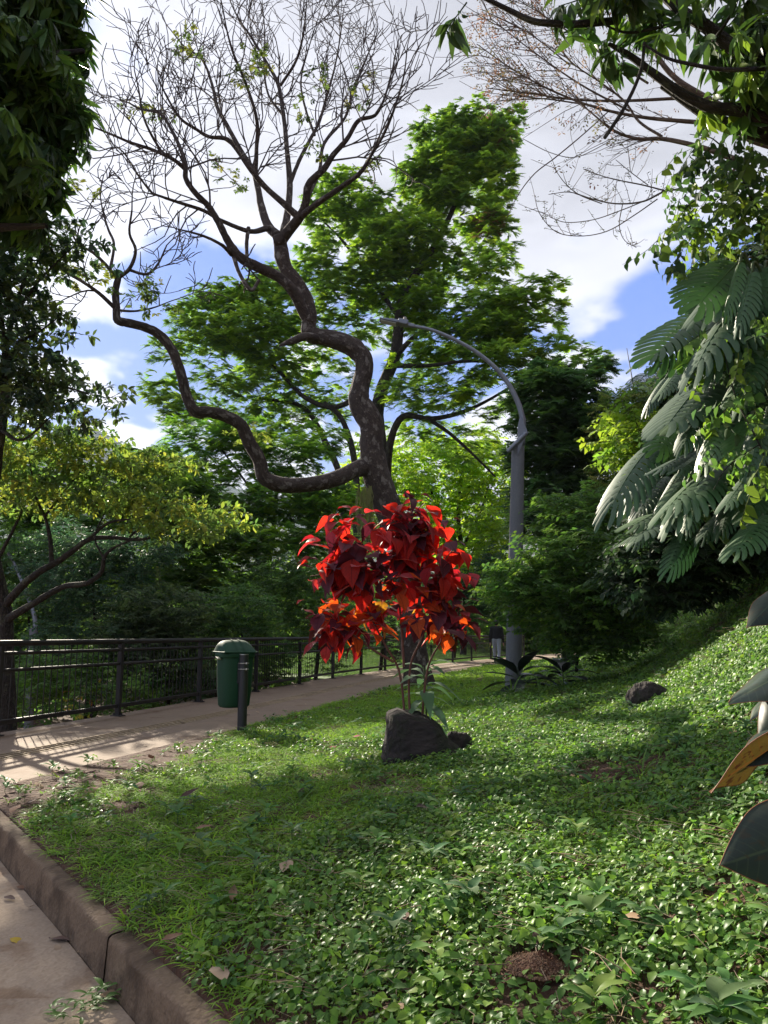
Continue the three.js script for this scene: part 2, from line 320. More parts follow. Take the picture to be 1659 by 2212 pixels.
{
  // lawn: soil of the bank to the right of the path
  const p = [], idx = [], uv = []; const zs = []; for (let z = 5; z > -62; z -= (z > -14 ? 0.16 : z > -25 ? 0.4 : 1)) zs.push(z);
  const NX = 120;
  zs.forEach((z, j) => {
    const x0 = Math.max(smoothEdge(z), KX + (z - KZ) * KDX / KDZ + 0.085), span = 26;
    for (let i = 0; i <= NX; i++) {
      const x = x0 + span * Math.pow(i / NX, 1.7), dirt = 0.02 * (fbm(x * 9, z * 9, 3) - 0.5);
      p.push(x, lawnY(x, z) + dirt - (i === 0 ? 0.06 : 0), z); uv.push(x / 1.3, z / 1.3);
      if (i && j) { const a = j * (NX + 1) + i; idx.push(a, a - 1, a - NX - 2, a, a - NX - 2, a - NX - 1); }
    }
  });
  struct('lawn', mesh(p, idx, uv), M.soil);
}
{
  // footpath slab with its raised outer edge strip
  const p = [], idx = [], uv = [], zs = []; for (let z = 4; z > -60; z -= 0.5) zs.push(z);
  const prof = [[0.12, -0.03], [0.03, 0.0], [-1.2, 0.004], [-2.25, 0.0], [-2.27, 0.02], [-2.52, 0.024], [-2.56, 0.0], [-2.57, -1.3]];
  zs.forEach((z, j) => { const e = smoothEdge(z); prof.forEach(([o, y], i) => { p.push(e + o * 1.03, y, z); uv.push((e + o) / 2.2, z / 2.2 - (i > 5 ? y / 2.2 : 0)); if (i && j) { const n = prof.length, a = j * n + i; idx.push(a, a - n, a - n - 1, a, a - n - 1, a - 1); } }); });
  const path = struct('footpath', mesh(p, idx, uv).toNonIndexed ? mesh(p, idx, uv) : null, M.concrete);
  // ribbed guiding strip let into the middle of the path
  const rib = new RoundedBoxGeometry(0.03, 0.012, 0.285, 1, 0.005), gb = new GB(), r = rng(5);
  const tile = new THREE.BoxGeometry(0.30, 0.008, 0.296);
  M.tactile = std({ color: new THREE.Color().setRGB(0.30, 0.23, 0.15), vertexColors: true, roughness: 0.95 });
  for (let z = 2; z > -34; z -= 0.30) {
    const x = smoothEdge(z) - 1.18, a = Math.atan2(smoothEdge(z - 0.15) - smoothEdge(z + 0.15), 0.3), t = 0.85 + 0.3 * r();
    const m = new THREE.Matrix4().makeRotationY(-a); m.setPosition(x, 0.004, z);
    gb.add(tile, m, [t, t, t]);
    for (const o of [-0.09, 0, 0.09]) { const q = m.clone().multiply(new THREE.Matrix4().makeTranslation(o, 0.008, 0)); const k = t * (0.85 + 0.3 * r()); gb.add(rib, q, [k, k * 0.97, k * 0.93]); }
  }
  const o = shade(new THREE.Mesh(gb.geo(), M.tactile)); o.name = 'guiding_strip'; o.userData.kind = 'stuff'; path.add(o);
}
{
  // road below the kerb, and the kerb
  const p = [], idx = [], uv = []; const N = 60;
  for (let j = 0; j <= N; j++) for (let i = 0; i <= N; i++) {
    const a = -9 + 14 * j / N, b = -0.02 - 9 * Math.pow(i / N, 1.5), x = KX + KDX * a + 0.806 * b, z = KZ + KDZ * a - 0.593 * b;
    p.push(x, -0.18 + 0.012 * (fbm(x * 2, z * 2, 3) - 0.5) - 0.012 * -b * 0.3, z); uv.push(x / 1.6, z / 1.6);
    if (i && j) { const q = j * (N + 1) + i; idx.push(q, q - N - 1, q - N - 2, q, q - N - 2, q - 1); }
  }
  struct('road', mesh(p, idx, uv), M.road);
  const kerb = thing('kerb', 'long weathered concrete kerb between the road and the lawn', 'kerb', [KX, 0, KZ]);
  const kp = [], ki = [], ku = [], prof = [[-0.02, -0.30], [-0.015, -0.16], [-0.006, -0.03], [-0.002, -0.012], [0.006, -0.004], [0.02, 0], [0.078, 0.003], [0.088, -0.008], [0.092, -0.30]];
  let acc;
  for (const [a0, a1, K] of [[-4.6, -0.905, 90], [-0.89, 3.8, 110]]) { kp.length = ki.length = ku.length = 0;
  for (let j = 0; j <= K; j++) {
    const a = mix(a0, a1, j / K); acc = 0;
    prof.forEach(([b, y], i) => {
      if (i) acc += Math.hypot(b - prof[i - 1][0], y - prof[i - 1][1]);
      const w = (fbm(a * 2.1, 2.3, 4) - 0.5) * 0.014 + (fbm(a * 14 + i * 5, i, 2) - 0.5) * 0.005 - (i > 2 && i < 6 ? 0.012 * sstep(0.62, 0.75, fbm(a * 5, 3, 3)) : 0), bb = b + w;
      kp.push(KX + KDX * a + 0.806 * bb, y + w * 0.7 - (i === 8 ? 0 : 0), KZ + KDZ * a - 0.593 * bb); ku.push(a / 1.1, acc / 1.1);
      if (i && j) { const n = prof.length, q = j * n + i; ki.push(q, q - n - 1, q - n, q, q - 1, q - n - 1); }
    });
  }
  part('kerb_stone', mesh(kp.slice(), ki.slice(), ku.slice()), M.kerb, kerb); }
}

// ---------------------------------------------------------------- railing along the outer edge of the path
{
  const line = (z) => V(smoothEdge(z) - 2.42, 0.02, z);
  const zs = [-4.8, -7.03, -9.25, -11.45, -13.75, -16.1, -18.5, -20.8, -23.0, -25.2, -27.4, -29.6, -31.8, -34, -36.2, -38.4, -40.6];
  const fence = thing('railing_fence', 'long dark iron railing with thin upright bars along the path', 'railing', [line(-11.45).x, 0, -11.45]);
  const bar = new THREE.CylinderGeometry(0.0065, 0.0065, 0.885, 6); bar.userData.local = true;
  const post = new RoundedBoxGeometry(0.075, 1.04, 0.06, 1, 0.008); post.userData.local = true;
  const plate = new RoundedBoxGeometry(0.17, 0.012, 0.13, 1, 0.004); plate.userData.local = true;
  const bolt = new THREE.CylinderGeometry(0.011, 0.011, 0.035, 6); bolt.userData.local = true;
  const base = fence.position;
  const put = (name, geo, p, ry, parent = fence) => { const o = part(name, geo, M.iron, parent); o.position.copy(p); if (parent === fence) o.position.sub(base); o.rotation.y = ry; return o; };
  let count = 0; const far = new GB();
  for (let k = 0; k < zs.length; k++) {
    const p = line(zs[k]), ry = -Math.atan2(line(zs[k] - 0.5).x - line(zs[k] + 0.5).x, 1);
    const o = put('post', post, V(p.x, 0.54, p.z), ry);
    const pl = put('base_plate', plate, V(0, -0.512, 0), 0, o);
    if (k < 6) for (const s of [-1, 1]) { const b = part('bolt', bolt, M.iron, o); b.position.set(s * 0.066, -0.495, 0.0); }
    if (k === zs.length - 1) continue;
    const q = line(zs[k + 1]), n = 19, dir = q.clone().sub(p), L = dir.length(), a = -Math.atan2(dir.x, -dir.z);
    for (const [y, r, name] of [[1.085, 0.036, 'handrail'], [0.965, 0.022, 'rail'], [0.765, 0.022, 'rail'], [0.165, 0.026, 'bottom_rail']]) {
      const g = name === 'bottom_rail' ? new RoundedBoxGeometry(0.04, 0.055, L - 0.07, 1, 0.006) : new THREE.CylinderGeometry(r, r, L + (name === 'handrail' ? 0.002 : -0.06), 12).rotateX(Math.PI / 2); g.userData.local = true;
      put(name, g, p.clone().lerp(q, 0.5).setY(y), a);
    }
    for (let i = 1; i <= n; i++) {
      const c = p.clone().lerp(q, i / (n + 1)); c.x -= 0.028 + 0.003 * Math.sin(i * 7 + k); c.y = 0.63;
      if (k < 15 && count < 285) { count++; put('baluster', bar, c, 0); } else { const m = new THREE.Matrix4().makeTranslation(c.x, c.y, c.z); far.add(bar, m); }
    }
  }
  if (far.p.length) part('far_balusters', far.geo(false), M.iron, fence, 'stuff');
}

// ---------------------------------------------------------------- litter bin on a post at the lawn's edge
{
  const B = V(-1.72, 0.0, -9.6);
  const bin = thing('litter_bin', 'dark green plastic litter bin with domed lid on a black post', 'litter bin', [B.x, 0, B.z]);
  const green = std({ map: tex(256, (x, y) => ramp(tnoise(x, y, 9, 4) * 0.6 + tnoise(x, y, 60, 2) * 0.4, [0.01, 0.19, 0.10], [0.02, 0.25, 0.13])), roughness: 0.7 });
  const black = std({ color: new THREE.Color().setRGB(0.018, 0.018, 0.02), roughness: 0.5 }), steel = std({ color: new THREE.Color().setRGB(0.42, 0.40, 0.36), roughness: 0.4, metalness: 0.8 });
  const yaw = 0.55, T = new THREE.Matrix4().makeRotationY(yaw); T.setPosition(B.x - 0.14, 0, B.z - 0.17);
  const W = (g) => { g.applyMatrix4(T); return g; };
  // squarish tapering tub, lofted from rounded squares
  const loft = (rings, close) => {
    const p = [], idx = [], uv = [], S = 36;
    rings.forEach(([y, hx, hz, e, oz = 0], j) => { for (let i = 0; i <= S; i++) { const a = i / S * 6.2832, c = Math.cos(a), s = Math.sin(a); p.push(Math.sign(c) * Math.pow(Math.abs(c), 2 / e) * hx, y, Math.sign(s) * Math.pow(Math.abs(s), 2 / e) * hz + oz); uv.push(i / S * 1.4, y); if (i && j) { const a2 = j * (S + 1) + i; idx.push(a2, a2 - S - 1, a2 - S - 2, a2, a2 - S - 2, a2 - 1); } } });
    const last = rings.length - 1; for (const [j, on] of [[0, 1], [last, 1]]) { const c = p.length / 3; p.push(0, rings[j][0], rings[j][4] || 0); uv.push(0.5, 0.5); for (let i = 0; i < S; i++) { const a = j * (S + 1) + i; j ? idx.push(c, a + 1, a) : idx.push(c, a, a + 1); } }
    return mesh(p, idx, uv);
  };
  const tub = part('tub', W(loft([[0.300, 0.12, 0.10, 3], [0.305, 0.158, 0.14, 3.2], [0.33, 0.178, 0.162, 3.4], [0.50, 0.192, 0.175, 3.6], [0.75, 0.200, 0.184, 3.8], [0.93, 0.203, 0.187, 3.8], [0.935, 0.195, 0.18, 3.8]])), green, bin);
  part('rim', W(loft([[0.905, 0.207, 0.19, 3.8], [0.91, 0.222, 0.205, 3.8], [0.955, 0.224, 0.207, 3.8], [0.962, 0.212, 0.195, 3.8]])), green, tub);
  // lid: a hood that is high at the back and slopes to the front lip, with two raised ribs
  const hood = (lift, x0, x1, n) => {
    const p = [], idx = [], uv = [], S = 22;
    const prof = (t) => { const z = mix(-0.205, 0.215, t); return [z, 0.965 + 0.155 * Math.pow(Math.sin(Math.PI * Math.pow(clamp(t, 0.0, 1), 0.62)), 0.72)]; };
    for (let i = 0; i <= n; i++) { const x = mix(x0, x1, i / n), rnd = Math.pow(Math.max(0, 1 - Math.pow(Math.abs(x) / 0.214, 4.5)), 0.4); for (let j = 0; j <= S; j++) { const [z, y] = prof(j / S); p.push(x, 0.962 + (y - 0.962) * rnd + lift, z * mix(0.96, 1, rnd)); uv.push(x, z); if (i && j) { const a = i * (S + 1) + j; idx.push(a, a - 1, a - S - 2, a, a - S - 2, a - S - 1); } } }
    return mesh(p, idx, uv);
  };
  const lid = part('lid', W(hood(0, -0.2139, 0.2139, 40)), green, bin);
  for (const x of [-0.045, 0.045]) part('lid_rib', W(hood(0.012, x - 0.007, x + 0.007, 2)), green, lid);
  part('lid_lip', W(new RoundedBoxGeometry(0.44, 0.018, 0.43, 3, 0.008).translate(0, 0.972, 0.0)), green, lid);
  part('catch', W(new RoundedBoxGeometry(0.05, 0.02, 0.07, 2, 0.006).rotateX(0.3).translate(-0.235, 0.90, 0.06)), steel, bin);
  const post = part('post', new THREE.CylinderGeometry(0.057, 0.057, 1.02, 24).translate(B.x, 0.43, B.z), black, bin);
  part('post_cap', new THREE.CylinderGeometry(0.0565, 0.057, 0.008, 24).translate(B.x, 0.945, B.z), steel, post);
  for (const y of [0.84, 0.77]) { const s = part('clamp_band', new THREE.TorusGeometry(0.0605, 0.006, 6, 28).rotateX(Math.PI / 2).translate(B.x, y, B.z), steel, bin); part('clamp_screw', new RoundedBoxGeometry(0.02, 0.022, 0.03, 1, 0.003).translate(B.x + 0.045, y, B.z + 0.05), steel, s); }
  part('bracket', new RoundedBoxGeometry(0.12, 0.25, 0.09, 2, 0.01).rotateY(0.6).translate(B.x - 0.035, 0.72, B.z - 0.045), black, bin);
}

// ---------------------------------------------------------------- street lamps
function lamp(label, foot, top, armPts, rBase, rTop) {
  const o = thing('street_lamp', label, 'street lamp', [foot.x, foot.y, foot.z], 'street lamps along the path');
  const g = new THREE.CylinderGeometry(rTop, rBase, top.y - foot.y + 0.4, 28, 1).translate(foot.x, (top.y + foot.y) / 2 - 0.2, foot.z); g.applyMatrix4(new THREE.Matrix4().identity());
  const lean = (top.x - foot.x) / (top.y - foot.y), P = g.attributes.position; for (let k = 0; k < P.count; k++) P.setX(k, P.getX(k) + lean * (P.getY(k) - foot.y));
  const pole = part('pole', g, M.pole, o);
  const arm = part('arm', tube(armPts, [0.062, 0.052, 0.044, 0.038, 0.034, 0.030], 12, 8), M.galv, o);
  return { o, pole, arm };
}
{
  const d = 14, foot = V(at(1108, 1475, d).x, 0.2, -d), top = at(1119, 965, d);
  const A = [[1127, 962], [1129, 905], [1110, 850], [1080, 805], [1035, 765], [985, 735], [930, 712], [885, 703]].map(([u, v]) => at(u, v, d));
  const { o, arm } = lamp('tall grey street lamp with curved arm rising out of the leafy bush', foot, top, A, 0.150, 0.118);
  // the flat arm plate and the slanting clamp that holds it
  const web = new THREE.Shape([[1116, 985], [1117, 925], [1121, 905], [1134, 930], [1137, 940], [1131, 950]].map(([u, v]) => { const p = at(u, v, d); return new THREE.Vector2(p.x, p.y); }));
  part('arm_plate', new THREE.ExtrudeGeometry(web, { depth: 0.03, bevelEnabled: true, bevelSize: 0.006, bevelThickness: 0.006 }).translate(0, 0, -d + 0.10), M.galv, o);
  const c1 = at(1097, 975, d - 0.16), c2 = at(1136, 936, d - 0.16);
  part('clamp', tube([c1, c1.clone().lerp(c2, 0.5), c2], [0.04, 0.042, 0.04], 10, 3), M.galv, o);
  for (const t of [0.3, 0.72]) part('clamp_bolt', new THREE.CylinderGeometry(0.018, 0.018, 0.3, 8).rotateX(Math.PI / 2).translate(mix(c1.x, c2.x, t), mix(c1.y, c2.y, t) - 0.03, -d + 0.02), M.galv, o);
  // lantern: stepped flat head, driver box, photocell
  const h = at(872, 700, d), t = at(822, 694, d), ang = Math.atan2(h.y - t.y, h.x - t.x) - 0.1;
  const R = new THREE.Matrix4().makeRotationZ(ang); R.setPosition(h);
  const head = part('lantern', new RoundedBoxGeometry(0.20, 0.10, 0.19, 3, 0.02).translate(-0.02, 0.02, 0).applyMatrix4(R), M.galv, o);
  for (const [x, y, w, th, dd] of [[-0.19, -0.005, 0.16, 0.055, 0.22], [-0.32, -0.012, 0.12, 0.042, 0.22], [-0.42, -0.018, 0.10, 0.03, 0.2]]) part('head_fin', new RoundedBoxGeometry(w, th, dd, 2, 0.01).translate(x, y, 0).applyMatrix4(R), M.galv, head);
  part('lens', new RoundedBoxGeometry(0.30, 0.012, 0.17, 2, 0.005).translate(-0.29, -0.045, 0).applyMatrix4(R), std({ color: new THREE.Color().setRGB(0.55, 0.56, 0.55), roughness: 0.25 }), head);
  part('photocell', new THREE.CylinderGeometry(0.035, 0.038, 0.075, 14).translate(0.0, 0.10, 0).applyMatrix4(R), std({ color: new THREE.Color().setRGB(0.30, 0.27, 0.24), roughness: 0.6 }), head);
  part('arm_socket', new RoundedBoxGeometry(0.17, 0.075, 0.085, 2, 0.02).translate(0.13, 0.005, 0).applyMatrix4(R), M.galv, head);
}
{
  const d = 19.5, foot = V(at(64, 1600, d).x, -3.9, -d), top = at(73, 1356, d);
  lamp('grey street lamp pole standing low behind the railing, its arm leaning away', foot, top, [[77, 1357], [74, 1330], [62, 1295], [44, 1248], [18, 1196], [-15, 1160], [-60, 1130]].map(([u, v]) => at(u, v, d)), 0.125, 0.10);
}

// ---------------------------------------------------------------- rocks
function rock(name, label, c, s, seed, shape) {
  const g0 = new THREE.IcosahedronGeometry(1, 14), P = g0.attributes.position, p = [], v = new THREE.Vector3();
  for (let k = 0; k < P.count; k++) {
    v.fromBufferAttribute(P, k).normalize(); const b = v.clone();
    if (shape) for (const [nx, ny, nz, dd] of shape) { const q = (b.x * nx + b.y * ny + b.z * nz); if (q > dd) b.multiplyScalar(dd / q * 0.75 + 0.25 * 1); }
    const n = 1 + 0.22 * (noise3(v.x * 1.7 + seed, v.y * 1.7, v.z * 1.7 + seed) - 0.5) + 0.10 * (noise3(v.x * 5 + seed, v.y * 5, v.z * 5) - 0.5) + 0.03 * (noise3(v.x * 16, v.y * 16 + seed, v.z * 16) - 0.5);
    p.push(c.x + b.x * s[0] * n, c.y + b.y * s[1] * n, c.z + b.z * s[2] * n);
  }
  const g = new THREE.BufferGeometry(); g.setAttribute('position', new THREE.Float32BufferAttribute(p, 3));
  const uv = []; for (let k = 0; k < p.length; k += 3) uv.push(p[k] * 1.5 + p[k + 2] * 0.6, p[k + 1] * 1.5 + p[k + 2] * 0.5); g.setAttribute('uv', new THREE.Float32BufferAttribute(uv, 2));
  // shared normals across the split vertices
  const key = {}, N = new Float32Array(p.length); g.computeVertexNormals(); const nn = g.attributes.normal;
  for (let k = 0; k < P.count; k++) { const q = `${Math.round(P.getX(k) * 999)},${Math.round(P.getY(k) * 999)},${Math.round(P.getZ(k) * 999)}`; (key[q] ??= []).push(k); }
  for (const ks of Object.values(key)) { let x = 0, y = 0, z = 0; for (const k of ks) { x += nn.getX(k); y += nn.getY(k); z += nn.getZ(k); } const l = Math.hypot(x, y, z) || 1; for (const k of ks) nn.setXYZ(k, x / l, y / l, z / l); }
  const o = shade(new THREE.Mesh(g, M.rock)); o.name = numbered(name); scene.add(o); return tag(o, label, 'rock');
}
const RK = V(0.27, 0.26, -6.25);
{
  // wedge-shaped boulder: steep left side, top falling to the right
  const p = [], idx = [], uv = [], S = 40, H = 16, r = rng(3);
  const topAt = (x) => x < -0.2 ? mix(0.30, 0.34, sstep(-0.34, -0.2, x)) : x < 0.02 ? 0.34 - 0.04 * sstep(-0.2, 0.02, x) : mix(0.30, 0.03, sstep(0.0, 0.40, x));
  for (let j = 0; j <= H; j++) for (let i = 0; i <= S; i++) {
    const t = j / H, a = i / S * 6.2832, e = 3.4, c = Math.cos(a), s = Math.sin(a), k = j < H - 4 ? 1 - 0.13 * t : mix(0.88, 0.0, (j - H + 4) / 4);
    let x = Math.sign(c) * Math.pow(Math.abs(c), 2 / e) * mix(0.365, 0.31, t) * k + (c < 0 ? 0.05 * t : 0) + 0.02, z = Math.sign(s) * Math.pow(Math.abs(s), 2 / e) * 0.24 * k - 0.08 * t;
    let y = -0.22 + (topAt(x) + 0.22) * Math.min(1, t * 1.25) * (j < H - 4 ? 1 : 1.0);
    const n = (noise3(x * 6 + 4, y * 6, z * 6 + 2) - 0.5) * 0.09 + (noise3(x * 19, y * 19 + 7, z * 19) - 0.5) * 0.035;
    x += n * c; z += n * s; y += n * 0.5; p.push(RK.x + x, RK.y + y, RK.z + z); uv.push(a * 0.3, y * 1.2 + (j > H - 4 ? z : 0));
    if (i && j) { const q = j * (S + 1) + i; idx.push(q, q - 1, q - S - 2, q, q - S - 2, q - S - 1); }
  }
  const o = shade(new THREE.Mesh(mesh(p, idx, uv), M.rock)); o.name = numbered('boulder'); scene.add(o); tag(o, 'dark wedge-shaped boulder at the foot of the red-leaved shrub', 'rock');
  const c2 = at(1400, 1500, 6.8); c2.y = lawnY(c2.x, c2.z) + 0.05; rock('stone', 'low mossy stone half sunk in the ground cover on the bank', c2, [0.19, 0.15, 0.15], 3.3);
  const c3 = at(985, 1545, 6.6); c3.y = lawnY(c3.x, c3.z) + 0.03; rock('stone', 'small stone peeping out just behind the dark boulder', c3, [0.13, 0.12, 0.1], 8.1);
}

// ---------------------------------------------------------------- person walking away down the path
{
  const base = at(1073, 1400, 32.5); base.y = 0.02;
  const P = thing('person', 'person in a black top and pale grey jeans walking away down the path', 'person', [base.x, base.y, base.z]);
  const field = (bones, cell, mat, name, k = 0.03) => {
    const lo = V(-0.55, -0.1, -0.55), size = 2.0, res = 80, mc = new MarchingCubes(res, mat, false, false, 120000); mc.isolation = 0;
    const sm = (a, b) => { const h = clamp(0.5 + 0.5 * (b - a) / k); return mix(b, a, h) - k * h * (1 - h); };
    for (let z = 0; z < res; z++) for (let y = 0; y < res; y++) for (let x = 0; x < res; x++) {
      const px = (x / res * 2 - 1) , py = (y / res * 2 - 1) + 0.9, pz = (z / res * 2 - 1); let d = 9;
      for (const [a, b, ra, rb, sx = 1, sz = 1] of bones) {
        const bx = (b[0] - a[0]), by = b[1] - a[1], bz = (b[2] - a[2]), qx = px - a[0], qy = py - a[1], qz = pz - a[2], t = clamp((qx * bx + qy * by + qz * bz) / (bx * bx + by * by + bz * bz + 1e-9));
        const dx = (qx - bx * t) / sx, dy = qy - by * t, dz = (qz - bz * t) / sz; d = sm(d, Math.sqrt(dx * dx + dy * dy + dz * dz) - mix(ra, rb, t));
      }
      mc.field[x + y * res + z * res * res] = -d;
    }
    mc.update(); const n = mc.count, g = new THREE.BufferGeometry(), pos = new Float32Array(mc.positionArray.slice(0, n * 3)), nor = new Float32Array(mc.normalArray.slice(0, n * 3));
    for (let q = 0; q < n; q++) pos[q * 3 + 1] += 0.9;
    g.setAttribute('position', new THREE.BufferAttribute(pos, 3)); g.setAttribute('normal', new THREE.BufferAttribute(nor, 3)); g.userData.local = true; return g;
  };
  const skin = std({ color: new THREE.Color().setRGB(0.32, 0.19, 0.13), roughness: 0.7 }), blackTop = std({ color: new THREE.Color().setRGB(0.012, 0.012, 0.014), roughness: 0.9 }), jeans = std({ color: new THREE.Color().setRGB(0.26, 0.29, 0.34), roughness: 0.9 }), hair = std({ color: new THREE.Color().setRGB(0.012, 0.01, 0.009), roughness: 0.7 });
  const hand = (s, z) => [[[s * 0.27, 0.80, z], [s * 0.275, 0.72, z - 0.02], 0.03, 0.03, 1, 0.7], ...[-0.03, -0.01, 0.01, 0.03].map((o) => [[s * 0.275, 0.72, z - 0.02 + o], [s * 0.27, 0.64 + Math.abs(o) * 0.6, z - 0.04 + o], 0.011, 0.009]), [[s * 0.265, 0.77, z - 0.03], [s * 0.25, 0.71, z - 0.07], 0.012, 0.010]];
  const legs = [[[-0.09, 0.92, 0], [-0.10, 0.50, -0.10], 0.088, 0.06], [[-0.10, 0.50, -0.10], [-0.10, 0.09, -0.12], 0.058, 0.042], [[0.09, 0.92, 0], [0.10, 0.50, 0.05], 0.088, 0.06], [[0.10, 0.50, 0.05], [0.10, 0.12, 0.22], 0.058, 0.042]];
  const torso = [[[-0.07, 1.0, 0], [0.07, 1.0, 0], 0.115, 0.115, 1, 0.85], [[0, 1.02, 0], [0, 1.34, 0.0], 0.125, 0.14, 1.2, 0.8], [[-0.17, 1.40, 0], [0.17, 1.40, 0], 0.065, 0.065]];
  const arms = [[[-0.20, 1.40, 0], [-0.25, 1.10, 0.05], 0.052, 0.042], [[-0.25, 1.10, 0.05], [-0.27, 0.84, -0.02], 0.04, 0.03], [[0.20, 1.40, 0], [0.25, 1.10, 0.0], 0.052, 0.042], [[0.25, 1.10, 0.0], [0.27, 0.84, -0.08], 0.04, 0.03]];
  const head = [[[0, 1.42, 0], [0, 1.53, -0.01], 0.052, 0.05], [[0, 1.58, -0.02], [0, 1.645, -0.01], 0.075, 0.088, 0.9, 1.05], [[0, 1.60, -0.10], [0, 1.62, -0.10], 0.014, 0.012], [[-0.083, 1.61, 0], [-0.085, 1.63, 0], 0.014, 0.014], [[0.083, 1.61, 0], [0.085, 1.63, 0], 0.014, 0.014]];
  const grow = (b, e) => b.map(([a, c, ra, rb, ...q]) => [a, c, ra + e, rb + e, ...q]);
  part('body', field([...torso, ...arms, ...head, ...legs, ...hand(-1, -0.04), ...hand(1, -0.10)], 0, skin, 'body', 0.02), skin, P);
  part('top', field(grow([...torso, ...arms], 0.016), 0, blackTop, 'top'), blackTop, P);
  part('trousers', field(grow([...legs, [[-0.07, 0.95, 0], [0.07, 0.95, 0], 0.105, 0.105, 1, 0.9]], 0.014), 0, jeans, 'trousers'), jeans, P);
  part('hair', field([[[0, 1.60, 0.02], [0, 1.655, 0.0], 0.088, 0.095, 0.95, 1.02]], 0, hair, 'hair'), hair, P);
  for (const [x, z, y] of [[-0.10, -0.16, 0.05], [0.10, 0.20, 0.07]]) part('shoe', field([[[x, y, z + 0.06], [x, y - 0.01, z - 0.12], 0.045, 0.038]], 0, hair, 'shoe'), hair, P);
  P.rotation.y = -0.25;
}

// ---------------------------------------------------------------- ant heap with its hole
{
  const c = at(1165, 2070, 2.45); c.y = lawnY(c.x, c.z) + 0.02;
  const p = [], idx = [], uv = [], S = 64, H = 26;
  for (let j = 0; j <= H; j++) for (let i = 0; i <= S; i++) {
    const t = j / H, a = i / S * 6.2832, r = 0.078 * t * (1 + 0.25 * (fbm(Math.cos(a) * 1.5 + 5, Math.sin(a) * 1.5, 3) - 0.5)), x = Math.cos(a) * r, z = Math.sin(a) * r;
    const hole = Math.hypot(x - 0.022, (z - 0.002) * 1.1) / 0.0125;
    let y = 0.034 * Math.pow(1 - t, 0.8) + 0.012 * (fbm(x * 90 + 9, z * 60, 3) - 0.5) * (t < 0.95 ? 1 : 0.3) + 0.008 * sstep(2.6, 1.4, hole) - 0.08 * sstep(1.25, 0.7, hole) - 0.03 * sstep(0.85, 1, t);
    p.push(c.x + x, c.y + y, c.z + z); uv.push(x * 2.2, z * 2.2); if (i && j) { const q = j * (S + 1) + i; idx.push(q, q - S - 2, q - 1, q, q - S - 1, q - S - 2); }
  }
  const heap = thing('ant_heap', 'small crumbly brown earth heap with a round hole in the ground cover', 'earth heap', [c.x, c.y, c.z]);
  const earth = std({ map: M.soil.map, bumpMap: M.soil.bumpMap, bumpScale: 0.02, roughness: 1, color: new THREE.Color().setRGB(1.15, 0.95, 0.8) });
  part('mound', mesh(p, idx, uv), earth, heap);
  const r = rng(12), crumb = new THREE.IcosahedronGeometry(0.0022, 0), items = [];
  for (let k = 0; k < 2600; k++) { const a = r() * 6.28, q = Math.sqrt(r()) * 0.10, x = Math.cos(a) * q, z = Math.sin(a) * q; if (Math.hypot(x - 0.022, z) < 0.015) continue; const m = basis(rdir(r), V(0, 1, 0), V(c.x + x, c.y + 0.034 * Math.pow(Math.max(0, 1 - q / 0.078), 0.8) + 0.004 * r() - 0.002, c.z + z), 0.5 + r() * 1.1); items.push([m, tint(r, [[0.16, 0.085, 0.045], [0.11, 0.06, 0.035], [0.2, 0.12, 0.07]]), 0]); }
  scatter('crumb', [crumb], std({ roughness: 1 }), items, heap);
}

